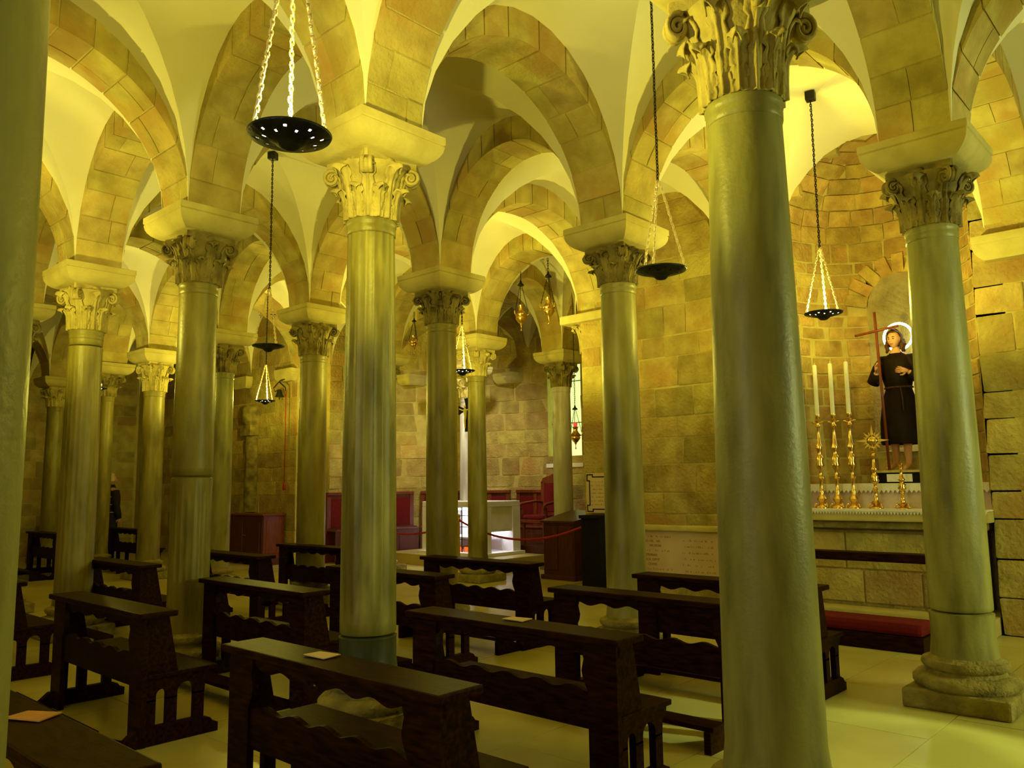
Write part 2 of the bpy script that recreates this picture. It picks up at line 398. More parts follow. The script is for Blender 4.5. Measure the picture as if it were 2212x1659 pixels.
# jamb stones round the small apse mouth are cut by the opening: reveal voussoirs
wn = MB().box(XE, 6.3, 12.08, 19.2, 0, 5.3)
wall_ne = struct(obj('wall_northeast', wn.mesh('wall_northeast'), 'wallbed'))
wall_stones(wall_ne, (XE, 0), (0, 1), 0, 5.2, .31, .56, lambda z: [(12.08, 18.9)], normal=(-1, 0))
wall_stones(wall_ne, (0, 12.08), (1, 0), 0, 5.2, .31, .5, lambda z: [(XE + .02, 6.3)], normal=(0, -1))
wall_n = struct(obj('wall_north', MB().box(-5.6, 6.3, 19.2, 19.6, 0, 5.3).mesh('wall_north'), 'wallbed'))
wall_stones(wall_n, (0, 19.2), (1, 0), 0, 5.0, .30, .5, lambda z: [(.6, 5.5)], normal=(0, -1))
wm = MB().box(-5.6, 2.8, -5.4, -5.0, 0, 5.3).box(3.8, 6.5, -5.4, -5.0, 0, 5.3).box(2.8, 3.8, -5.4, -5.0, 0, 1.5).box(2.8, 3.8, -5.4, -5.0, 3.1, 5.3)
wall_s = struct(obj('wall_south', wm.mesh('wall_south'), 'wall'))
win = struct(obj('window_1', boxm('window_1', 2.8, 3.8, -5.36, -5.3, 1.5, 3.1), 'pane'))
wm = MB().box(-6.0, -5.6, -5.4, .1, 0, 5.3).box(-6.0, -5.6, 1.1, 19.6, 0, 5.3).box(-6, -5.6, .1, 1.1, 0, 1.5).box(-6, -5.6, .1, 1.1, 3.1, 5.3)
wall_w = struct(obj('wall_west', wm.mesh('wall_west'), 'wall'))
win = struct(obj('window_2', boxm('window_2', -5.96, -5.9, .1, 1.1, 1.5, 3.1), 'pane'))
# presbytery apse wall with a central round-headed window
ap = MB(); NA = 48; WIN_H = math.radians(7.4); WZ0, WZ1 = 1.85, 3.75
def apt(a, r, z): return (AC[0] + r * math.cos(a), AC[1] + r * math.sin(a), z)
def curved_box(mb, a0, a1, r0, r1, z0, z1, n):
    V = []; F = []
    for k in range(n + 1):
        a = a0 + (a1 - a0) * k / n; V += [apt(a, r0, z0), apt(a, r1, z0), apt(a, r1, z1), apt(a, r0, z1)]
    for k in range(n):
        for e in range(4): F.append((4 * k + e, 4 * k + 4 + e, 4 * k + 4 + (e + 1) % 4, 4 * k + (e + 1) % 4))
    F += [(3, 2, 1, 0), (4 * n, 4 * n + 1, 4 * n + 2, 4 * n + 3)]
    mb.add(V, F)
HP = math.pi / 2
curved_box(ap, -HP, -WIN_H, AR, AR + .6, 0, 5.3, 20); curved_box(ap, WIN_H, HP, AR, AR + .6, 0, 5.3, 20)
curved_box(ap, -WIN_H, WIN_H, AR, AR + .6, 0, WZ0, 4); curved_box(ap, -WIN_H, WIN_H, AR, AR + .6, WZ1 + .35, 5.3, 4)
wall_a = struct(obj('wall_apse', ap.mesh('wall_apse'), 'wallbed'))
for (z, h) in courses(.2, 5.1, .30):
    zc = z + h / 2
    for (a, b) in ([(-HP, -WIN_H), (WIN_H, HP)] if WZ0 < zc < WZ1 + .2 else [(-HP, HP)]):
        u = a
        while u < b - .01:
            l = .60 * rnd.uniform(.6, 1.4) / AR
            if u + l > b - .05: l = b - u
            m_ = u + l / 2; pr = .018 * rnd.uniform(.5, 1.4); rr_ = AR - pr + .05
            stone(wall_a, (AC[0] + rr_ * math.cos(m_), AC[1] + rr_ * math.sin(m_), zc), (l * AR - .012, .10, h - .012), m_ + HP, 'wall')
            u += l
# window 3: glass behind the splay
win3 = struct(obj('window_3', boxm('window_3', AC[0] + AR + .16, AC[0] + AR + .20, AC[1] - .44, AC[1] + .44, WZ0, WZ1 + .4), 'paneg'))
obj('window_sill', boxm('window_sill', AC[0] + AR - .06, AC[0] + AR + .5, AC[1] - .47, AC[1] + .47, WZ0 - .08, WZ0, .01), 'altar', win3)
for k in (1, 3):
    obj('glazing_bar', MB().box(AC[0] + AR + .13, AC[0] + AR + .15, AC[1] - .45, AC[1] + .45, WZ0 + .38 + k * .42, WZ0 + .395 + k * .42).mesh('bar'), 'iron', win3)
# wall imposts on which the apse arches land
def impost_stone(name, loc, rz, sx, sy, h, label=None, parent=None):
    pf = [(.70, 0), (.775, .07), (.86, .18), (.925, .31), (.965, .45), (.985, .60), (.985, .66), (.97, .69), (1.0, .73), (1.0, .98), (.985, 1.0)]
    V = []; F = []
    for (k, z) in pf: V += [(-sx * k, -sy * k, z * h), (sx * k, -sy * k, z * h), (sx * k, sy * k, z * h), (-sx * k, sy * k, z * h)]
    for i in range(len(pf) - 1):
        for e in range(4): F.append((4 * i + e, 4 * i + (e + 1) % 4, 4 * i + 4 + (e + 1) % 4, 4 * i + 4 + e))
    F += [(3, 2, 1, 0), tuple(4 * len(pf) - 4 + k for k in range(4))]
    return obj(name, mesh(name, V, F, True, 32), 'imp', parent, loc, (0, 0, rz))
for (x, y_, a) in ((9.22, B[4] + .1, 0), (9.22, B[3], 0), (A[3], 11.45, HP), (A[3], 5.8, HP)):
    impost_stone('wall_impost', (x, y_, SPRING - .22), a, .24, .27, .22, parent=wall_a)
for y_ in (0, B[1]):
    impost_stone('wall_impost', (XE - .02, y_, SPRING - .24), 0, .14, .33, .24, parent=wall_e)
for y_ in (B[5] + .3, B[6], B[7]):
    impost_stone('wall_impost', (XE - .02, y_, SPRING - .24), 0, .14, .30, .24, parent=wall_ne)
# ------------------------------------------------------------------ small side apse (curved stone niche)
sa = MB(); N = 24
def spt(a, r, z): return (XE + r * math.cos(a), SY + r * math.sin(a), z)
NW = math.radians(22)             # half angle of the window niche (opened in the back wall)
NZ0, NZ1 = 1.75, 3.42
def ring_box(mb, a0, a1, r0, r1, z0, z1, n):
    V = []; F = []
    for k in range(n + 1):
        a = a0 + (a1 - a0) * k / n; V += [spt(a, r0, z0), spt(a, r1, z0), spt(a, r1, z1), spt(a, r0, z1)]
    for k in range(n):
        for e in range(4): F.append((4 * k + e, 4 * k + 4 + e, 4 * k + 4 + (e + 1) % 4, 4 * k + (e + 1) % 4))
    F += [(3, 2, 1, 0), (4 * n, 4 * n + 1, 4 * n + 2, 4 * n + 3)]; mb.add(V, F)
ring_box(sa, -HP, -NW, SR, SR + .25, 0, SZ, 10); ring_box(sa, NW, HP, SR, SR + .25, 0, SZ, 10)
ring_box(sa, -NW, NW, SR, SR + .25, 0, NZ0, 6); ring_box(sa, -NW, NW, SR, SR + .25, NZ1 + .36, SZ, 6)
V = []; F = []; nr = 8
for i in range(nr + 1):
    ph = HP * i / nr
    for k in range(N + 1):
        a = -HP + math.pi * k / N; V.append((XE + SR * math.cos(ph) * math.cos(a), SY + SR * math.cos(ph) * math.sin(a), SZ + SR * math.sin(ph)))
for i in range(nr):
    for k in range(N): F.append((i * (N + 1) + k, i * (N + 1) + k + 1, (i + 1) * (N + 1) + k + 1, (i + 1) * (N + 1) + k))
sa.add(V, F)
wall_sa = struct(obj('wall_niche', sa.mesh('wall_niche'), 'mortar'))
for (z, h) in courses(1.0, SZ, .175):
    zc = z + h / 2
    hw = NW if zc < NZ1 else (math.asin(max(0, min(1, math.sqrt(max(0, .36 ** 2 - (zc - NZ1) ** 2)) / SR))) if zc < NZ1 + .36 else 0)
    if zc < NZ0: hw = 0
    hw2 = hw + (math.radians(13) if NZ1 - .1 < zc < NZ1 + .36 and hw else 0)
    for (a, b) in ([(-HP, -hw2), (hw2, HP)] if hw else [(-HP, HP)]):
        u = a
        while u < b - .01:
            l = .30 * rnd.uniform(.6, 1.5) / SR
            if u + l > b - .1: l = b - u
            m_ = u + l / 2; pr = .014 * rnd.uniform(.4, 1.4); rr_ = SR - pr + .03
            stone(wall_sa, spt(m_, rr_, zc), (l * SR - .022, .07, h - .022), m_ + HP, 'brick')
            u += l
for i in range(7):                                # semidome courses
    p0, p1 = HP * i / 7.5, HP * (i + 1) / 7.5; pc = (p0 + p1) / 2; rc = SR * math.cos(pc)
    u = -HP
    while u < HP - .01:
        l = .32 * rnd.uniform(.65, 1.4) / max(rc, .12)
        if u + l > HP - .25: l = HP - u
        m_ = u + l / 2; hh = SR * (p1 - p0) - .018
        o = stone(wall_sa, (XE + (SR - .01) * math.cos(pc) * math.cos(m_), SY + (SR - .01) * math.cos(pc) * math.sin(m_), SZ + (SR - .01) * math.sin(pc)), (max(.05, l * rc - .02), .06, hh), 0, 'brick',
                  rot=(Matrix.Rotation(m_ - HP, 3, 'Z') @ Matrix.Rotation(pc, 3, 'X')).to_euler())
        u += l
for k in range(9):                                # arch stones over the niche window
    t = math.pi * (k + .5) / 9; rr_ = .36 + .11; yy = rr_ * math.cos(t); a = math.asin(yy / SR)
    p = spt(a, SR - .005, NZ1 + rr_ * math.sin(t))
    o = stone(wall_sa, p, (.13, .10, .24), 0, 'brick', rot=(Matrix.Rotation(a + HP, 3, 'Z') @ Matrix.Rotation(HP - t, 3, 'Y')).to_euler())
# splayed niche lining and slit window
nl = MB(); dep = .62
prof = [(-.35, NZ0), (.35, NZ0)] + [(.35 * math.cos(math.pi * k / 12), NZ1 + .36 * math.sin(math.pi * k / 12)) for k in range(13)]
x_in, x_out = XE + SR * math.cos(NW) - .01, XE + SR + dep
V = [(x_in, SY + p[0], p[1]) for p in prof] + [(x_out, SY - .1 + p[0] * .34, NZ0 + .12 + (p[1] - NZ0) * .80) for p in prof]
n = len(prof)
nl.add(V, [(i, (i + 1) % n, (i + 1) % n + n, i + n) for i in range(n)] + [tuple(range(n, 2 * n))])
obj('niche_lining', nl.mesh('niche_lining'), 'wall', wall_sa)
w4 = struct(obj('window_4', boxm('window_4', x_out - .03, x_out - .01, SY - .145, SY - .05, 2.0, 3.28, .008), 'pane'))
light('AREA', 'slit_daylight', (x_out - .06, SY - .1, 2.7), 3.5, (.85, 1, .45), .1, 1.1, (x_out - 1, SY - .1, 2.7))
# ------------------------------------------------------------------ columns
def leaf_mesh(name, R0, R1, Hh, Wd, curl, z0=0.0):
    key = ('leaf', R0, R1, Hh, Wd, curl, z0)
    if key in CACHE: return CACHE[key]
    nu, nv = 14, 28; V = []; F = []
    for j in range(nv + 1):
        v = j / nv; p = (v * 4.0) % 1.0
        wv = Wd * (.62 + .75 * v * (1.25 - v)) * (1 - .50 * p ** 2.0 * (1 if v < .98 else 0))
        if v > .80: wv *= 1 - .70 * ((v - .80) / .20) ** 1.6
        bell = R0 + (R1 - R0) * v ** 1.6
        s_ = max(0, (v - .68) / .32)
        out = curl * math.sin(s_ * HP) ** 1.3
        zz = Hh * (min(v, .68) + .34 * math.sin(s_ * 2.35))
        for i in range(nu + 1):
            u = -1 + 2 * i / nu; ang = u * wv / bell
            vein = math.cos(abs(u) * 7.0 - v * 8.0)
            rib = .016 * math.exp(-(u / .16) ** 2) * (1 - .4 * v) + .0038 * vein * (1 - math.exp(-(u / .2) ** 2)) - .010 * u * u * math.sin(math.pi * min(1, p + .3))
            rr_ = bell + .017 + rib + out * (1 - .40 * u * u)
            V.append((rr_ * math.cos(ang), rr_ * math.sin(ang), z0 + zz - .10 * u * u * s_ * Hh + .05 * abs(u) * Hh * (1 - s_) * v))
    for j in range(nv):
        for i in range(nu):
            q = j * (nu + 1) + i; F.append((q, q + 1, q + nu + 2, q + nu + 1))
    me = mesh(name, V, F, True); bm = bmesh.new(); bm.from_mesh(me)
    bmesh.ops.solidify(bm, geom=bm.faces[:], thickness=.008); bm.to_mesh(me); bm.free()
    for p in me.polygons: p.use_smooth = True
    CACHE[key] = me; return me
def volute_mesh(r, k):
    key = ('vol', r, k)
    if key in CACHE: return CACHE[key]
    mb = MB(); pts = []; rs = []
    for t in range(10):
        v = t / 9; pts.append((r + (k - .07 - r) * v ** 1.5, 0, .17 + .165 * v)); rs.append(.016 + .008 * v)
    mb.tube(pts, rs, 6)
    cx, cz = k - .055, .292
    for sgn in (-1, 1):
        pts = []; rs = []
        for t in range(0, 34):
            a = HP + .5 - t * .38; q = .052 * (1 - t / 36); pts.append((cx + q * math.cos(a), sgn * .020, cz + q * math.sin(a))); rs.append(.0125 - .00012 * t)
        mb.tube(pts, rs, 6)
    V = []; n_ = 20
    for y_ in (-.014, .014):
        for t in range(n_): V.append((cx + .047 * math.cos(2 * math.pi * t / n_), y_, cz + .047 * math.sin(2 * math.pi * t / n_)))
    mb.add(V, [tuple(range(n_)), tuple(range(2 * n_ - 1, n_ - 1, -1))] + [(t, t + n_, (t + 1) % n_ + n_, (t + 1) % n_) for t in range(n_)])
    me = mb.mesh('volute', True)
    for v in me.vertices: v.co.y *= 1.25
    CACHE[key] = me; return me
def column(i, j, mt, capm, label, rb=.185, rt=.155, zn=3.15, flute=None, seam=None, foot=None, loc=None, leaves=8, plinth=.31, base=True, ring=True, capk=1.0, z0=0.0, rot=0.0):
    x, y_ = loc or (A[i], B[j])
    c = thing('column', label, 'column', (x, y_, z0), 0, 'columns carrying the vault')
    hb = .30 if base else .06
    if base:
        b = obj('base', MB().lathe([(rb + .10, .11), (rb + .125, .14), (rb + .125, .17), (rb + .10, .195), (rb + .05, .205), (rb + .04, .225), (rb + .06, .24), (rb + .07, .26), (rb + .06, .285), (rb + .02, .295), (rb + .012, .31)], 32).mesh('base', True, 50), 'base', c)
        obj('plinth', boxm('plinth', -plinth, plinth, -plinth, plinth, 0, .115, .018), 'base', b)
    prof = []
    m = 26
    for k in range(m + 1):
        v = k / m; z = hb + (zn - hb) * v
        r = rb + (rt - rb) * v + .006 * math.sin(math.pi * v)
        if v < .02: r += .012
        if v > .975: r += .008
        prof.append((r, z))
    fl_ = None; nseg = 40
    if flute:
        nseg = 120; nf, dp, za, zb = flute
        def fl_(a, z, nf=nf, dp=dp, za=za, zb=zb):
            k = min(1, max(0, (z - za) / .15)) * min(1, max(0, (zb - z) / .15)); return 1 - dp * k * abs(math.sin(a * nf / 2)) ** .8
    if seam:
        s0 = [(r, z) for r, z in prof if z < seam - .02]; s1 = [(r, z) for r, z in prof if z > seam + .02]
        rs_ = rb + (rt - rb) * (seam - hb) / (zn - hb)
        s0 += [(rs_ + .006, seam - .012), (rs_ - .01, seam - .004)]; s1 = [(rs_ - .012, seam + .004), (rs_, seam + .012)] + s1
        obj('shaft', MB().lathe(s0, nseg, fl=fl_).mesh('shaft', True, 60), foot or mt, c)
        obj('upper_drum', MB().lathe(s1, nseg, fl=None if flute and flute[3] <= seam else fl_).mesh('drum', True, 60), mt, c)
    else:
        obj('shaft', MB().lathe(prof, nseg, fl=fl_).mesh('shaft', True, 60), mt, c)
    if ring:
        obj('neck_ring', MB().lathe([(rt + .001, zn - .095), (rt + .007, zn - .088), (rt + .008, zn - .05), (rt + .004, zn - .042), (rt + .011, zn - .030), (rt + .013, zn - .012), (rt + .007, zn + .004)], 32).mesh('ring', True, 60), mt, c)
    # capital
    H = SPRING - .195 - zn; k = .315 * capk
    s = H / .39
    bell = MB().lathe([(rt - .004, 0), (rt - .002, .05), (rt + .01, .16), (rt + .04, .26), (rt + .075, .32), (rt + .09, .345)], 28)
    ab = []
    for q in range(4):
        a0 = math.pi / 4 + q * HP
        for e in range(-3, 4):
            f_ = e / 3
            rad = k * .98 * (1 - .0) if abs(e) == 3 else 0
            p0 = Vector((math.cos(a0), math.sin(a0))) * k; p1 = Vector((math.cos(a0 + HP), math.sin(a0 + HP))) * k
            t = (e + 3) / 6 * .90 + .05; p = p0.lerp(p1, t); md = (p0 + p1) / 2
            p -= md.normalized() * .045 * (1 - (2 * t - 1) ** 2)
            ab.append((p.x, p.y))
    bell.prism(ab, 'z', .345, .39)
    cap = obj('capital', bell.mesh('capital', True, 40), capm, c, (0, 0, zn), (0, 0, rot), (1, 1, s))
    low = leaf_mesh('leaf', rt + .004, rt + .024, .185, .050, .058); upl = leaf_mesh('leaf', rt + .000, rt + .050, .315, .054, .075)
    for me in (low, upl):
        if capm not in [mm.name for mm in me.materials] and len(me.materials) == 0: pass
    def lf(me, ang):
        kk = ('m', me.name, capm)
        if kk not in CACHE: cpy = me.copy(); cpy.materials.clear(); cpy.materials.append(MT[capm]); CACHE[kk] = cpy
        return obj('acanthus_leaf', CACHE[kk], None, cap, (0, 0, 0), (0, 0, ang))
    for q in range(leaves):
        lf(upl, 2 * math.pi * q / leaves)
        lf(low, 2 * math.pi * (q + .5) / leaves)
    vm = volute_mesh(rt, k)
    for q in range(4):
        kk = ('m', vm.name, capm)
        if kk not in CACHE: cpy = vm.copy(); cpy.materials.clear(); cpy.materials.append(MT[capm]); CACHE[kk] = cpy
        obj('volute', CACHE[kk], None, cap, (0, 0, 0), (0, 0, math.pi / 4 + q * HP))
        obj('rosette', MB().lathe([(0.0001, -.02), (.03, -.012), (.036, 0), (.03, .012), (.0001, .02)], 10).mesh('rosette', True), capm, cap, ((k * .71 - .035) * math.cos(q * HP), (k * .71 - .035) * math.sin(q * HP), .355), (0, HP, q * HP))
    # impost block
    im = impost_stone('impost_block', (0, 0, SPRING - .195), 0, .345, .345, .195, parent=c)
    obj('springer', boxm('springer', -HW + .006, HW - .006, -HW + .006, HW - .006, SPRING, SPRING + .75), 'mortar', c)
    return c
CL = {}
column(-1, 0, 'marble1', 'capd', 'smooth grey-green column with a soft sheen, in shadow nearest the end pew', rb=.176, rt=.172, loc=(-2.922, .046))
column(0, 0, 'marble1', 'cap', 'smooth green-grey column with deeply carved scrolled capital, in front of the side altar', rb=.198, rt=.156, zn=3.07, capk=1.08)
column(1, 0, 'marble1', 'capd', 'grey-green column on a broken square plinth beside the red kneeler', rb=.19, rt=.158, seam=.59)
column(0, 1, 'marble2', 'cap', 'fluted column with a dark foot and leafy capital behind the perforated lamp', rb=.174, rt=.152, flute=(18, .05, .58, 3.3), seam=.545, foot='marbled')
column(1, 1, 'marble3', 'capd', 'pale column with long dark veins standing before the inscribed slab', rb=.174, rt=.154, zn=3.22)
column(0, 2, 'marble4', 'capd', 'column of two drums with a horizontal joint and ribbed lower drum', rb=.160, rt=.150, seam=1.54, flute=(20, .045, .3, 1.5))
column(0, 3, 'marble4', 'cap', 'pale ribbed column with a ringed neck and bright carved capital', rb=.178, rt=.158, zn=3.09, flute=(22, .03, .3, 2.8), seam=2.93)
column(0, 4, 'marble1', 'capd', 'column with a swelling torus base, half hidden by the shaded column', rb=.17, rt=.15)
column(1, 2, 'marble4', 'capd', 'column with a dark capital in front of the red rope barrier', rb=.170, rt=.158, zn=3.19)
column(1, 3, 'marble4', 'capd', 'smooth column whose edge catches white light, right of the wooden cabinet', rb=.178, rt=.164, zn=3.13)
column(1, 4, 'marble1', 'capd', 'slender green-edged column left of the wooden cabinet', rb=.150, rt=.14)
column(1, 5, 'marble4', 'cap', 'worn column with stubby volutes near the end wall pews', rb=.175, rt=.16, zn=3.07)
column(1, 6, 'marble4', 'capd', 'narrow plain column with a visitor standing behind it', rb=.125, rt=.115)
column(1, 7, 'marble4', 'cap', 'farthest column beside the north end wall', rb=.17, rt=.155)
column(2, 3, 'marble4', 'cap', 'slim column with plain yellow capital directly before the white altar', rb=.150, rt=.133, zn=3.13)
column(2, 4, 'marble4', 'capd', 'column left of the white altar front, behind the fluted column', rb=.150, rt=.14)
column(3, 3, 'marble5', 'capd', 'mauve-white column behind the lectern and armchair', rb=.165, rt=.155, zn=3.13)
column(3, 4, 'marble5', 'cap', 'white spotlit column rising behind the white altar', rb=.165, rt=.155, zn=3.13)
for (i, j) in ((-1, 1), (-1, 2), (0, 5)):
    column(i, j, 'marble4', 'capd', 'plain column of the outer aisle beyond the pews')
# ------------------------------------------------------------------ pews
PL = 1.40                                        # pew length (local y from 0 to PL), sitters face +x
def pew_parts():
    P = {}
    P['top_rail'] = boxm('top_rail', -.014, .205, -.03, PL + .03, .708, .742, .009)
    def wavy(y0, y1, zc, amp, n):
        return [(y0 + (y1 - y0) * k / (n * 10), zc + amp * math.cos(2 * math.pi * k / 10)) for k in range(n * 10 + 1)]
    up = wavy(.19, PL - .19, .652, .011, 5)
    P['apron'] = MB().prism([(.0, .712), (.0, .652)] + [(.17, .652)] + up + [(PL - .17, .652), (PL, .652), (PL, .712)], 'x', .035, .062).mesh('apron')
    lo = wavy(.17, PL - .17, .492, -.011, 5)
    P['back_panel'] = MB().prism([(.03, .315)] + [(.03, .492)] + lo + [(PL - .03, .492), (PL - .03, .315)], 'x', .035, .06).mesh('back_panel')
    st = [(0, .0), (.165, .0), (.165, .48), (.172, .50), (.192, .54), (.200, .575), (.192, .61), (.186, .63), (.195, .66), (.195, .712), (0, .712)]
    P['stile_a'] = MB().prism(st, 'x', .02, .052).mesh('stile')
    P['stile_b'] = MB().prism([(PL - a, b) for a, b in st][::-1], 'x', .02, .052).mesh('stile')
    P['seat'] = boxm('seat', .055, .475, .0, PL, .365, .392, .006)
    P['seat_rail'] = MB().box(.40, .425, .05, PL - .05, .30, .365).mesh('seat_rail')
    def side(y0, y1):
        m = MB()
        m.prism([(.052, .39), (.235, .39), (.17, .712), (.052, .712)], 'y', y0, y1)            # tapered upper board
        def arc(xa, xb):
            r = (xb - xa) / 2; c = (xa + xb) / 2; return [(c - r * math.cos(math.pi * k / 8), .27 + min(r, .05) * math.sin(math.pi * k / 8)) for k in range(9)]
        m.prism([(.052, .365), (.052, .24)] + [(.11, .24)] + arc(.11, .175) + [(.175, .24), (.235, .24)] + arc(.235, .34) + [(.34, .24), (.40, .24), (.405, .30), (.44, .345), (.445, .365)], 'y', y0, y1)
        for (xa, xb) in ((.052, .11), (.175, .235), (.34, .40)): m.box(xa, xb, y0, y1, .08, .25)
        m.prism([(-.06, 0), (.49, 0), (.49, .05), (.46, .06), (.44, .085), (.41, .095), (.405, .10), (.0, .10), (-.06, .05)], 'y', y0 - .006, y1 + .006)
        return m.mesh('end_panel')
    P['end_a'] = side(.012, .05); P['end_b'] = side(PL - .05, PL - .012)
    k = MB().box(-.33, -.19, .03, PL - .03, .115, .14)
    P['kneeler'] = k.mesh('kneeler')
    P['bracket'] = MB().prism([(-.34, 0), (-.05, 0), (-.05, .05), (-.17, .10), (-.19, .115), (-.34, .115)], 'y', -.02, .02).mesh('bracket')
    for me in P.values(): me.materials.append(MT['wood'])
    return P
PP = pew_parts()
def pew(x, y0, label, length=PL, rz=0.0, group='wooden kneeler pews in the nave'):
    t = thing('pew', label, 'pew', (x, y0, 0), rz, group); t.scale = (1, length / PL, 1)
    for (nm, key) in (('top_rail', 'top_rail'), ('apron', 'apron'), ('back_panel', 'back_panel'), ('stile', 'stile_a'), ('stile', 'stile_b'), ('seat', 'seat'), ('seat_rail', 'seat_rail'), ('end_panel', 'end_a'), ('end_panel', 'end_b')):
        obj(nm, PP[key], None, t)
    kn = obj('kneeler', PP['kneeler'], None, t)
    for yy in (.06, PL - .06): obj('bracket', PP['bracket'], None, kn, (0, yy, 0))
    return t
PEWS = [(-2.40, .66, 'dark pew with an orange leaflet near the end of its rail'), (-1.28, .60, 'dark pew with a brown leaflet on its rail, before the fluted column'),
        (-.11, .70, 'dark pew between the fluted column and the scrolled-capital column'), (1.17, .72, 'dark pew in front of the dark-veined column base'), (2.20, .73, 'dark pew facing the inscribed wall slab, next to the red kneeler'),
        (-1.13, 3.24, 'dark pew behind the seat end of the aisle pew, beside the two-drum column'), (-.03, 3.30, 'dark pew between the two-drum column and the fluted column'), (1.17, 3.32, 'dark pew half hidden by the fluted column'), (2.32, 3.36, 'front pew before the rope barrier with scalloped back'),
        (-1.18, 5.66, 'dark pew with its arched seat end beside the shaded column'), (.14, 6.24, 'dark pew in front of the pale ribbed column'), (1.33, 6.20, 'dark pew behind the two-drum column, facing the wooden cabinet'), (2.50, 6.31, 'front pew by the column near the bell wall'),
        (3.12, 13.20, 'small far pew with a red object on its seat'), (1.76, 13.20, 'dim far pew beside the pale ribbed column'), (3.40, 17.4, 'far pew with a bright rail edge by the end wall')]
for (x, y_, lb) in PEWS: pew(x, y_, lb)
# leaflets on rails
def leaflet(loc, rz, label, m='paper'):
    me = mesh('leaflet', [(-.045, -.065, 0), (.045, -.065, .002), (.045, .065, 0), (-.045, .065, .003), (-.045, -.065, .004), (.045, -.065, .006), (.045, .065, .004), (-.045, .065, .007)],
              [(3, 2, 1, 0), (4, 5, 6, 7), (0, 1, 5, 4), (1, 2, 6, 5), (2, 3, 7, 6), (3, 0, 4, 7)])
    return tag(obj('leaflet', me, m, None, loc, (0, 0, rz)), label, 'leaflet', 'leaflets left on the pew rails')
leaflet((-2.27, 1.36, .744), .5, 'small orange leaflet on the rail of the lowest foreground pew')
leaflet((-1.16, 1.43, .744), .1, 'brownish leaflet on the rail of the pew before the fluted column', 'plaque')
leaflet((.02, 1.40, .744), .1, 'brownish leaflet on the rail of the pew beside the scrolled-capital column', 'plaque')
# ------------------------------------------------------------------ hanging dish lamps
def chain(mb, p, q, link=.034, r=.0045):
    p, q = Vector(p), Vector(q); n = max(3, int((q - p).length / (link * .72))); d = (q - p).normalized()
    x = d.cross(Vector((0, 0, 1)) if abs(d.z) < .95 else Vector((1, 0, 0))).normalized(); y_ = d.cross(x)
    for k in range(n):
        c = p.lerp(q, (k + .5) / n) + x * rnd.uniform(-.002, .002); a = HP * (k % 2) + .4; s_ = x * math.cos(a) + y_ * math.sin(a)
        pts = [c + d * (link * .5 * math.cos(t)) + s_ * (link * .22 * math.sin(t)) for t in [2 * math.pi * m / 8 for m in range(8)]]
        mb.tube(pts, r, 4, closed=True)
DISH = None
def dish_mesh():
    prof = [(.0005, -.062), (.03, -.056), (.045, -.042), (.062, -.030), (.085, -.024), (.097, -.021), (.112, -.017), (.124, -.013), (.136, -.008), (.165, 0), (.167, .004)]
    n = 64; mb = MB().lathe(prof, n); F = []
    for idx, f in enumerate(mb.F):
        ring_, k = divmod(idx, n)
        if (ring_ == 5 and k % 8 == 2) or (ring_ == 7 and k % 8 == 6): continue
        F.append(f)
    me = mesh('dish', mb.V, F, True); bm = bmesh.new(); bm.from_mesh(me); bmesh.ops.solidify(bm, geom=bm.faces[:], thickness=-.003); bm.to_mesh(me); bm.free(); me.materials.append(MT['dish']); return me
DISH = dish_mesh()
def dish_lamp(x, y_, z, label, lit, rz, joint=.95, crosses=False):
    t = thing('hanging_lamp', label, 'lamp', (x, y_, z), rz, 'dish lamps hung on chains from the vault')
    obj('dish', DISH, None, t)
    obj('bowl_rim', MB().tube([(.166 * math.cos(a), .166 * math.sin(a), .003) for a in [2 * math.pi * k / 40 for k in range(40)]], .004, 6, closed=True).mesh('rim', True), 'dish', t)
    for k in range(3):
        a = 2 * math.pi * k / 3; mb = MB(); chain(mb, (.16 * math.cos(a), .16 * math.sin(a), .01), (.012 * math.cos(a), .012 * math.sin(a), joint))
        ch = obj('chain', mb.mesh('chain'), 'chainm', t)
        if crosses:
            f = .52; cx, cz = .16 * (1 - f) * 1.08, .01 + f * joint
            obj('small_cross', MB().box(-.028, .028, -.003, .003, -.003, .003).box(-.003, .003, -.003, .003, -.03, .03).mesh('cross'), 'iron', ch, (cx * math.cos(a), cx * math.sin(a), cz), (0, 0, a + 1))
    mb = MB(); chain(mb, (0, 0, joint), (0, 0, SPRING + HE - z - .05)); obj('hanger_chain', mb.mesh('chain'), 'iron', t)
    obj('ceiling_hook', boxm('hook', -.045, .045, -.045, .045, SPRING + HE - z - .09, SPRING + HE - z - .005, .012), 'iron', t)
    if lit:
        obj('bulb', MB().lathe([(.02, -.038), (.05, -.024), (.085, -.013), (.112, -.006), (.140, .003), (.145, .008), (.10, .012), (.05, .014), (.0005, .014)], 24).mesh('bulb', True), 'bulb', t)
        light('POINT', 'lamp_light', (0, 0, .045), LAMP_W * lit, LAMP_COL, .03, parent=t)
    return t
bx = lambda i, j: ((A[i] + A[i + 1]) / 2, (B[j] + B[j + 1]) / 2)
dish_lamp(-1.44, 1.31, 2.885, 'lit dish lamp with pierced dark plate and glowing chains before the fluted column', 1.0, 1.01, .97)
dish_lamp(1.40, 1.31, 2.85, 'unlit dark dish lamp hanging beside the scrolled-capital column', 0, .9, .62)
dish_lamp(4.18, 1.31, 2.97, 'lit dish lamp hanging before the statue niche', .95, .2, .62)
dish_lamp(1.40, 6.20, 2.95, 'unlit dish lamp with small crosses on its chains, above the pews', 0, .5, .62, True)
dish_lamp(4.18, 10.92, 2.92, 'lit dish lamp hanging in front of the bell and rope', .9, .8, .62, True)
dish_lamp(4.29, 6.20, 2.955, 'lit dish lamp hanging between the dark-capital column and the slim altar column', .9, .6, .62, True)
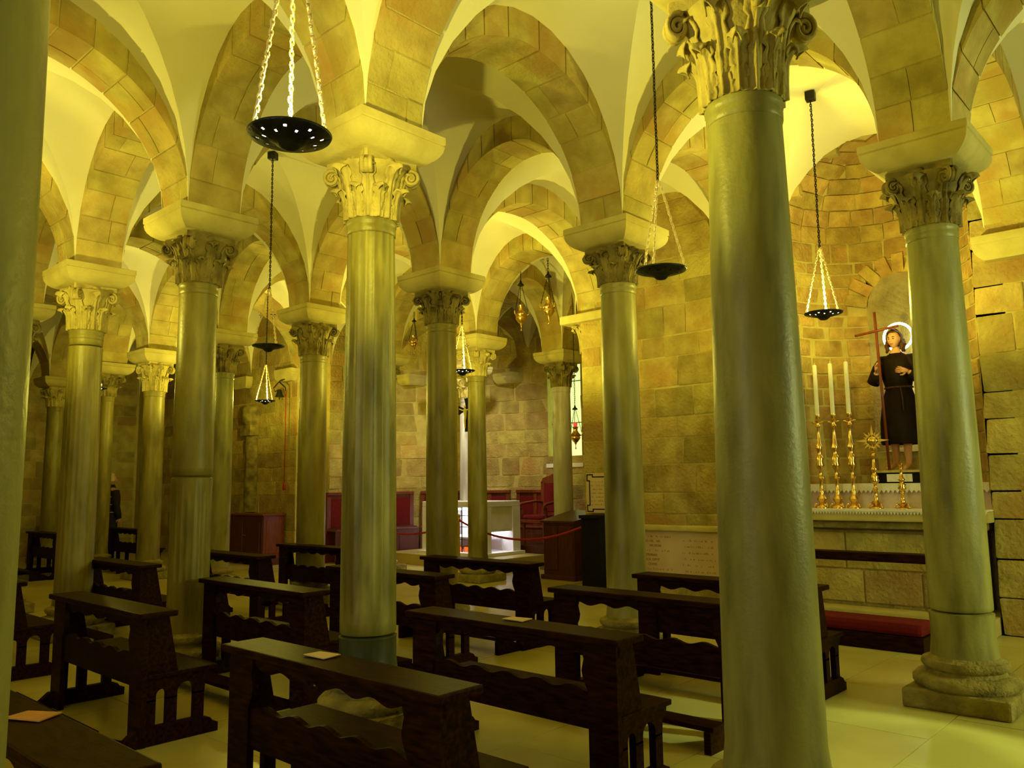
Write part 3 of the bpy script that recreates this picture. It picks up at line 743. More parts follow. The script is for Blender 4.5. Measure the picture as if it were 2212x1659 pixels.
dish_lamp(-1.44, 6.20, 2.90, 'lit dish lamp of the outer aisle beyond the shaded column', .9, .6, .62)
dish_lamp(1.40, 10.92, 2.92, 'lit dish lamp of the north aisle behind the pale ribbed column', .45, .6, .62)
dish_lamp(8.6, 7.0, 2.93, 'small dish lamp hanging beside the apse window', 0, .6, .62)
# ------------------------------------------------------------------ side altar in the niche
al = thing('side_altar', 'stone side altar with white cloths and a pinkish candle shelf in the niche', 'altar', (XE, SY, 0))
obj('step', boxm('step', -.30, .75, -.93, .93, 0, .16, .01), 'imp', al)
obj('body', MB().box(.02, .75, -.78, .78, .16, .98).mesh('body'), 'imp', al)
fr = obj('frontal', boxm('frontal', -.02, .03, -.82, .82, .16, .93, .006), 'wall', al)
for (y0, y1, z0, z1) in ((-.80, -.30, .20, .52), (-.28, .26, .20, .52), (.28, .80, .20, .52), (-.80, -.45, .54, .90), (-.43, .43, .54, .90), (.45, .80, .54, .90)):
    obj('frontal_stone', boxm('frontal_stone', -.032, 0, y0, y1, z0, z1, .006), 'wall', fr)
obj('table_slab', boxm('table_slab', -.24, .45, -.95, .90, 1.03, 1.135, .012), 'imp', al)
obj('slab_moulding', boxm('slab_moulding', -.15, .40, -.90, .86, .95, 1.03, .03), 'base', al)
tc_ = MB().prism([(-.252, 1.125), (-.252, 1.148), (.40, 1.148), (.40, 1.137), (-.242, 1.137), (-.242, 1.125)], 'y', -.95, .88)
clo = obj('altar_cloth', tc_.mesh('altar_cloth'), 'cloth', al)
lace = MB()
for k in range(60): 
    yy = -.95 + k * .0305; lace.prism([(yy, 1.128), (yy + .0305, 1.128), (yy + .015, 1.098)], 'x', -.252, -.247)
obj('lace_edge', lace.mesh('lace'), 'cloth', clo)
obj('gradine', boxm('gradine', .26, .74, -.94, .90, 1.14, 1.385, .01), 'pink', al)
obj('gradine_cloth', boxm('gradine_cloth', .22, .76, -.93, .90, 1.385, 1.405, .006), 'cloth', al)
ld = MB().box(.215, .222, -.93, .90, 1.335, 1.40)
for k in range(40):
    yy = -.93 + k * .0457; ld.prism([(yy, 1.337), (yy + .0457, 1.337), (yy + .023, 1.305)], 'x', .216, .221)
obj('gradine_lace', ld.mesh('lace'), 'cloth', al)
CSP = [(.07, 0), (.07, .012), (.05, .03), (.03, .05), (.045, .08), (.055, .10), (.03, .13), (.02, .15), (.028, .17), (.018, .19), (.018, .30), (.03, .32), (.018, .34), (.016, .40), (.034, .43), (.044, .46), (.030, .50), (.040, .53), (.026, .56), (.018, .58), (.026, .62), (.036, .65), (.020, .69), (.014, .80), (.012, .86), (.026, .88), (.016, .90), (.022, .93), (.030, .945), (.014, .95), (.024, .96), (.024, 1.01)]
cs_me = MB().lathe(CSP, 16).mesh('stick', True, 60); cs_me.materials.append(MT['brass'])
foot_me = MB(); 
for k in range(3):
    a = 2 * math.pi * k / 3; foot_me.tube([(.05 * math.cos(a), .05 * math.sin(a), .05), (.07 * math.cos(a), .07 * math.sin(a), .042), (.078 * math.cos(a), .078 * math.sin(a), .015), (.083 * math.cos(a), .083 * math.sin(a), .010)], .010, 6)
foot_me = foot_me.mesh('feet', True); foot_me.materials.append(MT['brass'])
arm_me = MB().tube([(0, 0, .91), (.03, 0, .915), (.045, 0, .925), (.065, 0, .93)], [.006, .008, .014, .004], 6).tube([(0, 0, .91), (-.03, 0, .915), (-.045, 0, .925), (-.065, 0, .93)], [.006, .008, .014, .004], 6).mesh('arms', True); arm_me.materials.append(MT['brass'])
can_me = MB().lathe([(.022, 1.0), (.0215, 1.55), (.015, 1.56), (.003, 1.562)], 14).tube([(0, 0, 1.56), (.002, 0, 1.585)], .002, 4).mesh('candle', True, 40); can_me.materials.append(MT['wax'])
def candlestick(y_, label, s=1.0, candle=True, x=5.62):
    t = thing('candlestick', label, 'candlestick', (x, y_, 1.149), 0, 'brass candlesticks on the side altar'); t.scale = (1, 1, s)
    obj('stick', cs_me, None, t); obj('foot', foot_me, None, t); obj('arms', arm_me, None, t, (0, 0, 0), (0, 0, HP))
    if candle: obj('candle', can_me, None, t)
candlestick(2.00, 'brass candlestick with tall candle, outermost, farthest from the statue')
candlestick(1.83, 'brass candlestick with tall candle, middle of the three beside the statue')
candlestick(1.66, 'brass candlestick with tall candle, closest of the three to the statue cross')
candlestick(.62, 'brass candlestick with candle on the other side of the statue behind the plinth column')
t = thing('altar_cross_stand', 'gilt rayed cross on a brass stand in front of the statue', 'altar cross', (5.60, 1.43, 1.149))
obj('stick', cs_me, None, t, (0, 0, 0), (0, 0, 0), (1, 1, .62)); obj('foot', foot_me, None, t)
g = MB()
for k in range(16):
    a = 2 * math.pi * k / 16; L_ = .17 if k % 4 == 0 else (.12 if k % 2 == 0 else .10)
    g.add([(-.006, -.026 * math.sin(a), .70 + .026 * math.cos(a)), (-.006, .026 * math.sin(a), .70 - .026 * math.cos(a)), (-.006, L_ * math.cos(a), .70 + L_ * math.sin(a)), (.006, 0, .70)], [(0, 1, 2), (0, 3, 1), (1, 3, 2), (2, 3, 0)])
obj('rays', g.mesh('rays'), 'gold', t)
obj('medallion', MB().lathe([(.0005, -.014), (.04, -.01), (.05, 0), (.04, .01), (.0005, .014)], 20).mesh('medallion', True), 'gold', t, (0, 0, .70), (0, HP, 0))
t = thing('altar_candle_stub', 'short brass candlestick in front of the statue feet', 'candlestick', (5.60, 1.17, 1.149))
obj('stick', cs_me, None, t, (0, 0, 0), (0, 0, 0), (1, 1, .45)); obj('foot', foot_me, None, t)
# ------------------------------------------------------------------ kneeler with red cushion before the side altar
kx, ky0, ky1 = 4.62, .66, 1.95
t = thing('prie_dieu', 'long dark kneeler with a red padded cushion before the side altar', 'kneeler', (kx, ky0, 0))
W_ = ky1 - ky0
obj('arm_rail', boxm('arm_rail', -.02, .16, -.02, W_ + .02, .70, .78, .012), 'wood', t)
for yy in (0, W_ - .05):
    obj('post', MB().prism([(.06, 0), (.14, 0), (.11, .70), (.02, .70)], 'y', yy, yy + .05).mesh('post'), 'wood', t)
obj('kneeling_board', MB().box(-.42, .10, 0, W_, 0, .13).mesh('board'), 'wood', t)
obj('cushion', boxm('cushion', -.40, -.06, .01, W_ - .01, .13, .24, .035), 'velvet', t)
# ------------------------------------------------------------------ inscribed slab, plaque, black stand, lectern
t = thing('inscribed_slab', 'pale stone slab with carved inscription lines under a moulded ledge, on the east wall', 'stone slab', (XE - .02, 3.05, 0))
obj('slab', boxm('slab', -.05, 0, 0, 1.22, .28, .86, .006), 'plaque', t)
obj('ledge', boxm('ledge', -.10, 0, -.02, 1.24, .86, .93, .02), 'imp', t)
def text(name, s, size, m, parent, loc, rot, ext=.002, align='LEFT'):
    cu = bpy.data.curves.new(name, 'FONT'); cu.body = s; cu.size = size; cu.extrude = ext; cu.align_x = align
    o = bpy.data.objects.new(name, cu); COL.objects.link(o); dg = bpy.context.evaluated_depsgraph_get(); me = bpy.data.meshes.new_from_object(o.evaluated_get(dg)); bpy.data.objects.remove(o)
    return obj(name, me, m, parent, loc, rot)
RW = (HP, 0, -HP)                                 # text facing -x (reads left to right towards -y)
left_l = ['', 'AL HIL   AR', '     ME DON', '', 'STORAD', 'ICA  OPVT', '  CRVME', '', 'ALAE IRELE']
def worn_line(parent, y0, z, width, h, x, seed):
    rr = random.Random(seed); mb = MB(); yy = y0
    while yy > y0 - width:
        if rr.random() < .62: mb.box(x - .001, x, yy - .006 - .006 * rr.random(), yy, z, z + h * rr.uniform(.35, 1))
        yy -= rr.uniform(.012, .024)
    if mb.V: obj('inscription_line', mb.mesh('worn_line'), 'inkgold', parent)
for k, s_ in enumerate(left_l):
    if s_: text('inscription_line', s_, .042, 'inkgold', t, (-.0515, 1.14, .775 - k * .056), RW)
    else: worn_line(t, 1.12, .775 - k * .056, .34, .026, -.0505, k)
for k in range(6): worn_line(t, .62 - .03 * (k % 2), .74 - k * .072, .40, .026, -.0505, 30 + k)
t = thing('wall_plaque', 'marble plaque with a stepped black border on the wall pier', 'plaque', (XE - .02, 4.62, 1.06))
obj('panel', boxm('panel', -.03, 0, 0, .49, 0, .52, .004), 'plaque', t)
bd = MB()
def strip(p, q, w_=.014):
    y0, y1 = sorted((p[0], q[0])); z0, z1 = sorted((p[1], q[1])); bd.box(-.034, -.029, y0 - w_ / 2, y1 + w_ / 2, z0 - w_ / 2, z1 + w_ / 2)
pts = [(.47, .50), (.47, .42), (.43, .42), (.43, .10), (.47, .10), (.47, .02), (.38, .02), (.38, .05), (.11, .05), (.11, .02), (.02, .02), (.02, .10), (.06, .10), (.06, .42), (.02, .42), (.02, .50), (.11, .50), (.11, .47), (.38, .47), (.38, .50), (.47, .50)]
for p, q in zip(pts, pts[1:]): strip(p, q)
obj('border', bd.mesh('border'), 'black', t)
for k in range(7): worn_line(t, .41, .40 - k * .05, .33, .018, -.0305, 60 + k)
t = thing('black_stand', 'tall narrow black pedestal standing against the wall pier below the plaque', 'pedestal', (5.30, 4.80, 0))
obj('body', boxm('body', -.13, .13, -.15, .15, 0, 1.0, .008), 'black', t); obj('cap', boxm('cap', -.15, .15, -.17, .17, 1.0, 1.045, .006), 'black', t)
t = thing('lectern', 'reddish brown wooden lectern with sloping top beside the rope barrier', 'lectern', (6.95, 6.45, 0), .0)
lb_ = obj('body', MB().prism([(-.36, .0), (.36, 0), (.36, .98), (-.36, .86)], 'y', -.27, .33).mesh('body'), 'woodb', t)
for (y0, y1) in ((-.24, .02), (.05, .30)): obj('panel', boxm('panel', -.372, -.355, y0, y1, .14, .80, .008), 'woodb', lb_)
obj('plinth', boxm('plinth', -.40, .40, -.31, .37, 0, .07, .01), 'woodb', t)
obj('desk_top', MB().prism([(-.40, .855), (.40, .99), (.40, 1.02), (-.40, .885)], 'y', -.31, .37).mesh('desk'), 'woodb', t)
# ------------------------------------------------------------------ rope barrier
def stanchion(x, y_, label):
    t = thing('stanchion', label, 'rope stand', (x, y_, 0), 0, 'brass rope stands')
    obj('pole', MB().lathe([(.016, .05), (.016, .86), (.026, .87), (.026, .90), (.014, .92), (.024, .945), (.016, .975), (.002, .985)], 14).mesh('pole', True, 50), 'brass', t)
    obj('foot', MB().lathe([(.15, 0), (.15, .012), (.12, .03), (.06, .045), (.03, .07), (.018, .09)], 24).mesh('foot', True, 50), 'brass', t)
stanchion(6.03, 8.09, 'brass rope stand in front of the white altar')
stanchion(5.90, 5.34, 'brass rope stand behind the black pedestal')
stanchion(6.12, 10.95, 'brass rope stand hidden by the fluted column')
def rope(p, q, sag, label):
    p, q = Vector(p), Vector(q); pts = []
    for k in range(25):
        t_ = k / 24; v = p.lerp(q, t_); v.z -= sag * 4 * t_ * (1 - t_); pts.append(v)
    return tag(obj('barrier_rope', MB().tube(pts, .016, 8).mesh('rope', True), 'rope'), label, 'rope', 'red barrier ropes')
rope((6.03, 8.07, .88), (5.90, 5.36, .90), .26, 'red velvet rope sagging from the brass stand to the black pedestal')
rope((6.03, 8.11, .88), (6.12, 10.93, .88), .26, 'red velvet rope left of the brass stand, behind the dark-capital column')
# ------------------------------------------------------------------ presbytery: podium, altar, stalls, armchair
pod = struct(obj('trim_1', boxm('podium', 6.85, 9.1, 8.02, 11.0, 0, .20, .008), 'floor'))
pod2 = struct(obj('trim_2', boxm('kerb', 8.75, 8.95, 6.1, 8.2, .0, .27, .008), 'altar'))
t = thing('main_altar', 'white marble table altar lit from inside, red cups glowing in its opening', 'altar', (7.52, 9.33, .20))
hx, hy, H_ = .48, .80, .955
obj('table_top', boxm('table_top', -hx, hx, -hy, hy, H_ - .10, H_, .01), 'altar', t)
for (x0, x1, y0, y1) in ((-hx, -hx + .2, -hy, -.52), (-hx, -hx + .2, .52, hy), (hx - .2, hx, -hy, -.52), (hx - .2, hx, .52, hy)):
    obj('pier', MB().box(x0, x1, y0, y1, .06, H_ - .1).mesh('pier'), 'altar', t)
obj('plinth', boxm('plinth', -hx - .06, hx + .06, -hy - .06, hy + .06, 0, .06, .006), 'altar', t)
obj('rear_panel', MB().box(hx - .08, hx - .04, -.55, .55, .06, H_ - .1).mesh('rear'), 'altar', t)
sp_ = obj('side_panel', MB().box(-hx + .16, hx - .16, -hy + .02, -hy + .07, .42, H_ - .1).mesh('side'), 'altar', t)
obj('side_glass', boxm('side_glass', -hx + .20, hx - .22, -hy + .012, -hy + .02, .46, .78, .002), 'cloth', sp_)
gr = MB()
for k in range(5): gr.box(-hx + .05, -hx + .065, -.42 + k * .21, -.405 + k * .21, .06, H_ - .1)
for z in (.28, .50, .70): gr.box(-hx + .05, -hx + .065, -.52, .52, z, z + .012)
obj('grille', gr.mesh('grille'), 'iron', t)
obj('light_tube', MB().tube([(.1, -.5, .80), (.1, .5, .80)], .018, 8).mesh('tube', True), 'tubew', t)
light('AREA', 'altar_light', (.0, .0, .78), 16, (.85, .82, 1), .3, .8, (0, 0, 0), parent=t)
obj('inner_shelf', MB().box(-.3, .36, -.5, .5, .30, .32).mesh('shelf'), 'altar', t)
for k in range(10):
    y_ = -.45 + .1 * k
    tag(obj('votive_cup', MB().lathe([(.025, 0), (.035, .05), (.036, .075), (.03, .075), (.024, .01)], 12).mesh('cup', True, 50), 'fire', None, (7.52 - .32 + .05 * (k % 2), 9.33 + y_, .262)), 'small glowing red votive cup inside the white altar', 'votive cup', 'votive cups in the altar')
def seg_stall(a, label, w_=.86):
    r = AR - .30; t = thing('choir_stall', label, 'choir stall', (AC[0] + r * math.cos(a), AC[1] + r * math.sin(a), 0), a, 'choir stalls along the apse wall')
    fr_ = obj('back_frame', MB().box(.20, .24, -w_ / 2, w_ / 2, 0, 1.30).mesh('frame'), 'woodr', t)
    obj('cornice', boxm('cornice', .14, .26, -w_ / 2, w_ / 2, 1.28, 1.34, .01), 'woodr', t)
    for yy in (-w_ / 2 + .04, 0, w_ / 2 - .04): obj('stile', MB().box(.17, .21, yy - .04, yy + .04, .55, 1.28).mesh('stile'), 'woodr', t)
    for (y0, y1) in ((-w_ / 2 + .08, -.04), (.04, w_ / 2 - .08)): obj('red_panel', boxm('red_panel', .185, .20, y0, y1, .66, 1.22, .004), 'velvet', t)
    obj('mid_rail', MB().box(.165, .21, -w_ / 2, w_ / 2, .56, .64).mesh('rail'), 'woodr', t)
    obj('seat', boxm('seat', -.20, .20, -w_ / 2, w_ / 2, .60, .64, .008), 'woodr', t)
    obj('seat_board', boxm('seat_board', -.18, .18, -w_ / 2 + .03, w_ / 2 - .03, .64, .655, .006), 'woodb', t)
    lp = obj('front_panel', MB().box(-.18, -.15, -w_ / 2, w_ / 2, 0, .60).mesh('front'), 'woodb', t)
    for (y0, y1) in ((-w_ / 2 + .06, -.03), (.03, w_ / 2 - .06)): obj('field', boxm('field', -.19, -.178, y0, y1, .10, .50, .006), 'woodb', lp)
for k, a in enumerate((84, 66, 48, 30, 12, -30, -48)):
    seg_stall(math.radians(a), ['choir stall with red back panels by the bell wall pier', 'choir stall with red back panels left of the white altar', 'choir stall with red panels behind the left of the altar', 'choir stall with red panels in shadow right behind the altar', 'choir stall with red panels between the altar and the armchair', 'tall brown stall behind the armchair', 'brown stall behind the wall pier'][k])
t = thing('armchair', 'carved wooden armchair with red velvet seat and back behind the lectern', 'armchair', (8.52, 8.40, .20), -.1)
obj('dais', boxm('dais', -.38, .38, -.39, .39, 0, .14, .01), 'woodb', t)
for sx in (-.26, .26):
    for sy in (-.27, .27):
        obj('leg', MB().lathe([(.028, .14), (.022, .2), (.034, .26), (.02, .32), (.03, .40), (.034, .56)], 10).mesh('leg', True, 50), 'woodr', t, (sx, sy, 0))
obj('seat', boxm('seat', -.31, .31, -.32, .32, .54, .60, .01), 'woodr', t); obj('seat_cushion', boxm('seat_cushion', -.29, .29, -.29, .29, .60, .68, .03), 'velvet', t)
obj('back_cushion', boxm('back_cushion', .24, .30, -.25, .25, .72, 1.26, .03), 'velvet', t)
bk = MB().box(.25, .31, -.33, -.25, .56, 1.30).box(.25, .31, .25, .33, .56, 1.30).prism([(-.33, 1.26), (.33, 1.26), (.28, 1.36), (.12, 1.40), (0, 1.44), (-.12, 1.40), (-.28, 1.36)], 'x', .25, .31)
obj('back_frame', bk.mesh('back_frame'), 'woodr', t)
for s_ in (-1, 1):
    obj('arm', MB().tube([(.28, .30 * s_, .90), (.1, .32 * s_, .93), (-.15, .34 * s_, .90), (-.28, .34 * s_, .88), (-.33, .34 * s_, .84), (-.31, .34 * s_, .80), (-.27, .33 * s_, .82), (-.25, .32 * s_, .72), (-.26, .31 * s_, .60)], [.025, .025, .028, .03, .03, .026, .02, .022, .024], 8).mesh('arm', True), 'woodr', t)
light('SPOT', 'presbytery_spot', (6.6, 9.9, 3.9), 130, (1, .95, .85), .05, target=(7.9, 9.76, 1.4), spot=50)
light('SPOT', 'presbytery_spot', (6.9, 8.3, 4.5), 300, (1, .90, .70), .08, target=(8.2, 10.6, 1.2), spot=95, blend=.9)
# crucifix over the altar
t = thing('hanging_crucifix', 'black wooden crucifix with a pale figure hung on a chain above the altar', 'crucifix', (6.62, 8.50, 2.36), 0)
cr_ = MB().prism([(-.035, 0), (.035, 0), (.02, .3), (.02, .36), (.13, .33), (.19, .30), (.19, .46), (.13, .43), (.02, .40), (.02, .48), (.05, .58), (-.05, .58), (-.02, .48), (-.02, .40), (-.13, .43), (-.19, .46), (-.19, .30), (-.13, .33), (-.02, .36), (-.02, .3)], 'x', -.012, .012)
obj('cross', cr_.mesh('cross'), 'black', t)
cp = MB().tube([(-.03, 0, .06), (-.035, .01, .18), (-.03, 0, .26), (-.035, 0, .36), (-.04, 0, .40)], [.012, .018, .022, .032, .018], 8).tube([(-.03, -.15, .40), (-.035, -.08, .375), (-.035, 0, .365), (-.035, .08, .375), (-.03, .15, .40)], [.008, .011, .016, .011, .008], 8).lathe([(.001, .40), (.018, .415), (.021, .435), (.014, .455), (.001, .46)], 10, (-.042, 0, 0))
obj('corpus', cp.mesh('corpus', True), 'imp', t)
mb = MB(); chain(mb, (0, 0, .58), (-.35, .25, 1.35), .05, .006); obj('chain', mb.mesh('chain'), 'chainm', t)
# brass sanctuary lamps
def oil_lamp(x, y_, z, label, glass=False, s=1.0, top=None):
    t = thing('sanctuary_lamp', label, 'oil lamp', (x, y_, z), rnd.uniform(0, 1), 'brass sanctuary lamps'); t.scale = (s, s, s)
    obj('body', MB().lathe([(.002, -.20), (.010, -.195), (.014, -.18), (.006, -.165), (.006, -.12), (.018, -.11), (.02, -.09), (.05, -.06), (.078, -.02), (.085, .0), (.075, .02), (.09, .04), (.092, .055), (.07, .07), (.05, .10), (.035, .13), (.04, .16), (.055, .19), (.03, .19)], 20).mesh('body', True, 60), 'brass', t)
    if glass: obj('glass_cup', MB().lathe([(.028, .18), (.036, .22), (.04, .26), (.034, .26), (.02, .19)], 14).mesh('cup', True), 'glassred', t)
    for k in range(3):
        a = 2 * math.pi * k / 3; mb = MB()
        obj('handle', MB().tube([(.085 * math.cos(a), .085 * math.sin(a), .03), (.12 * math.cos(a), .12 * math.sin(a), .05), (.13 * math.cos(a), .13 * math.sin(a), .09), (.105 * math.cos(a), .105 * math.sin(a), .11)], .007, 6).mesh('handle', True), 'brass', t)
        chain(mb, (.11 * math.cos(a), .11 * math.sin(a), .10), (.01 * math.cos(a), .01 * math.sin(a), .50), .035, .0028); obj('chain', mb.mesh('chain'), 'iron', t)
    obj('canopy', MB().lathe([(.05, .49), (.04, .515), (.02, .53), (.012, .56), (.004, .58)], 14).mesh('canopy', True), 'iron', t)
    zt = ((top or SPRING + HI) - z) / s
    if zt > .62: mb = MB(); chain(mb, (0, 0, .58), (0, 0, zt), .05, .004); obj('hanger_chain', mb.mesh('chain'), 'iron', t)
oil_lamp(6.05, 6.70, 4.0, 'brass sanctuary lamp hanging under the arch, left of the pair by the wall pier', top=4.86, s=1.05)
oil_lamp(5.95, 6.06, 4.0, 'brass sanctuary lamp hanging under the arch, nearer the wall pier', top=4.80, s=1.05)
oil_lamp(6.85, 9.42, 4.18, 'dull brass sanctuary lamp right of the fluted column, nearer the altar', top=5.0, s=.9)
oil_lamp(6.85, 10.15, 4.12, 'dull brass sanctuary lamp close to the fluted column edge', top=5.0, s=.9)
oil_lamp(6.6, 12.0 - .3, 4.10, 'brass sanctuary lamp left of the fluted column', top=5.0, s=.8)
oil_lamp(7.45, 6.78, 2.20, 'silvery sanctuary lamp with a red glass cup before the apse window', True, top=4.9, s=.95)
# ------------------------------------------------------------------ bell with rope, cabinet, engaged column on the north-east wall
t = thing('wall_bell', 'small iron bell on a bent bracket fixed to the stone wall', 'bell', (5.30, 12.30, 3.18))
obj('bell_body', MB().lathe([(.085, 0), (.075, .02), (.055, .07), (.045, .12), (.03, .14), (.008, .15)], 18).mesh('bell', True, 50), 'iron', t)
obj('clapper', MB().tube([(0, 0, .1), (0, 0, -.05)], [.006, .014], 6).mesh('clapper'), 'iron', t)
obj('bracket', MB().tube([(.24, .16, .42), (0, .02, .30), (-.02, .18, .19), (0, .16, .12), (0, 0, .14), ], .010, 6).tube([(0, .02, .30), (0, -.20, .17), (.02, -.19, .10)], .012, 6).tube([(.24, .02, .42), (0, .02, .30)], .010, 6).mesh('bracket', True), 'iron', t)
t = thing('bell_rope', 'thin red bell rope with tassel hanging down the wall', 'rope', (5.32, 12.10, 1.42))
obj('cord', MB().tube([(0, 0, .12), (.0, .0, 1.0), (0, .0, 1.87)], .008, 6).mesh('cord', True), 'rope', t)
obj('tassel', MB().lathe([(.03, -.02), (.026, .06), (.014, .10), (.018, .12), (.006, .13)], 10).mesh('tassel', True), 'rope', t)
t = thing('wooden_cabinet', 'low reddish wooden cabinet against the stone wall below the bell', 'cabinet', (5.04, 12.34, 0))
obj('carcass', MB().box(.02, .46, .02, 1.28, .12, .92).mesh('carcass'), 'woodr', t)
obj('top', boxm('top', -.02, .48, -.02, 1.32, .92, .955, .008), 'woodr', t)
obj('plinth', MB().box(0, .46, 0, 1.30, 0, .12).mesh('plinth'), 'woodb', t)
for (y0, y1) in ((.04, .64), (.66, 1.26)):
    dr = obj('door', boxm('door', .0, .02, y0, y1, .15, .90, .006), 'woodb', t)
    obj('field', boxm('field', -.008, .004, y0 + .08, y1 - .08, .24, .80, .006), 'woodb', dr); obj('knob', MB().lathe([(.003, -.01), (.012, 0), (.003, .012)], 8).mesh('knob', True), 'brass', dr, (-.015, .62 if y0 < .5 else .68, .55), (0, HP, 0))
obj('side_panel', boxm('side_panel', .08, .42, .008, .022, .22, .84, .006), 'woodr', t)
t = thing('engaged_column', 'sooty engaged half column with blunt capital on the wall by the cabinet', 'half column', (XE, 13.65, 0))
obj('shaft', MB().lathe([(.17, .97), (.165, 2.50)], 16, a0=HP, a1=3 * HP).mesh('shaft', True), 'capd', t)
obj('neck_block', boxm('neck_block', -.20, .02, -.20, .20, 2.50, 2.72, .015), 'capd', t)
obj('capital', MB().lathe([(.19, 2.72), (.24, 2.80), (.26, 2.92), (.25, 3.05), (.22, 3.12), (.001, 3.14)], 18, a0=HP, a1=3 * HP).mesh('cap', True), 'capd', t)
t = thing('wall_respond', 'carved leafy capital on the wall pier beside the presbytery opening', 'capital', (A[2] + .02, 5.19, 3.245))
obj('bell', MB().lathe([(.13, 0), (.14, .12), (.18, .28), (.23, .38)], 16).mesh('bell', True), 'cap', t)
lm = leaf_mesh('leaf', .14, .19, .36, .07, .07)
lmc = lm.copy(); lmc.materials.clear(); lmc.materials.append(MT['cap'])
for k in range(7): obj('acanthus_leaf', lmc, None, t, (0, 0, 0), (0, 0, k * 2 * math.pi / 7))
obj('slab', boxm('slab', -.36, .28, -.50, .27, .38, .50, .02), 'imp', t)
# ------------------------------------------------------------------ figures
MT['lips'] = mat('lips', (.30, .06, .04), None, 5, .5, 0)
def skin_mesh(pts, edges, root):
    me = bpy.data.meshes.new('body_tmp'); me.from_pydata([p[:3] for p in pts], edges, []); o = bpy.data.objects.new('body_tmp', me); COL.objects.link(o)
    o.modifiers.new('skin', 'SKIN'); sv = me.skin_vertices[0].data
    for k, p in enumerate(pts):
        r = p[3]; sv[k].radius = (r, r) if not isinstance(r, tuple) else r
        sv[k].use_root = (k == root)
    s = o.modifiers.new('sub', 'SUBSURF'); s.levels = 2; s.render_levels = 2
    bpy.context.view_layer.update()
    dg = bpy.context.evaluated_depsgraph_get(); r = bpy.data.meshes.new_from_object(o.evaluated_get(dg))
    V = [tuple(v.co) for v in r.vertices]; F = [tuple(p.vertices) for p in r.polygons]
    bpy.data.objects.remove(o); bpy.data.meshes.remove(r)
    return V, F
def head_geo(c, rx, ry, rz, turn, tilt=0.0):
    """head facing -y, turned about z; eyes, brow, nose, mouth, chin and ears shaped into the surface"""
    V = []; F = []; nu, nv = 64, 44
    R = Matrix.Rotation(turn, 3, 'Z') @ Matrix.Rotation(tilt, 3, 'X')
    for j in range(nv + 1):
        ph = math.pi * j / nv
        for i in range(nu):
            a = 2 * math.pi * i / nu; x = math.sin(ph) * math.sin(a); y_ = -math.sin(ph) * math.cos(a); z = math.cos(ph)
            sx, sy, sz = x, y_, z
            jaw = max(0, -z - .15); sx *= 1 - .42 * jaw; sy *= 1 - .12 * jaw
            if y_ < -.2:
                fx = x
                nose = math.exp(-(fx / .13) ** 2) * math.exp(-((z + .12) / .20) ** 2) * (1 if z < .12 else .6); sy -= .30 * nose * (1 if z > -.32 else .4)
                eye = math.exp(-((abs(fx) - .36) / .16) ** 2) * math.exp(-((z - .06) / .10) ** 2); sy += .15 * eye
                ball = math.exp(-((abs(fx) - .36) / .08) ** 2) * math.exp(-((z - .05) / .05) ** 2); sy -= .06 * ball
                brow = math.exp(-((abs(fx) - .34) / .22) ** 2) * math.exp(-((z - .24) / .08) ** 2); sy -= .05 * brow
                lip = math.exp(-(fx / .22) ** 2) * (math.exp(-((z + .43) / .05) ** 2) + math.exp(-((z + .55) / .06) ** 2)); sy -= .10 * lip
                mouth = math.exp(-(fx / .24) ** 2) * math.exp(-((z + .49) / .025) ** 2); sy += .05 * mouth
                chin = math.exp(-(fx / .25) ** 2) * math.exp(-((z + .80) / .14) ** 2); sy -= .10 * chin
            ear = math.exp(-((y_ - .05) / .14) ** 2) * math.exp(-((z + .02) / .24) ** 2) * (1 if abs(x) > .8 else 0); sx *= 1 + .14 * ear
            p = R @ Vector((sx * rx, sy * ry, sz * rz)); V.append((c[0] + p.x, c[1] + p.y, c[2] + p.z))
    for j in range(nv):
        for i in range(nu): F.append((j * nu + i, (j + 1) * nu + i, (j + 1) * nu + (i + 1) % nu, j * nu + (i + 1) % nu))
    return V, F
def face_parts(parent, c, rx, ry, rz, turn, dz=0.0, tilt=0.0):
    R = Matrix.Rotation(turn, 3, 'Z') @ Matrix.Rotation(tilt, 3, 'X')
    P = lambda x, y_, z: tuple(Vector(c) + R @ Vector((x * rx, y_ * ry, z * rz)) + Vector((0, 0, dz)))
    for s_ in (-1, 1):
        obj('eye', MB().tube([P(s_ * .46, -.80, .045), P(s_ * .41, -.855, .055), P(s_ * .36, -.87, .06), P(s_ * .30, -.875, .055), P(s_ * .25, -.87, .04)], [.002, .0055, .0068, .0055, .002], 8).mesh('eye', True), 'hair', parent)
        obj('eyebrow', MB().tube([P(s_ * .58, -.80, .20), P(s_ * .42, -.92, .27), P(s_ * .20, -1.0, .23)], [.002, .005, .004], 6).mesh('brow', True), 'hair', parent)
    obj('mouth', MB().tube([P(-.26, -.86, -.49), P(-.12, -.925, -.475), P(0, -.94, -.485), P(.12, -.925, -.475), P(.26, -.86, -.49)], [.002, .0042, .005, .0042, .002], 6).mesh('mouth', True), 'lips', parent)
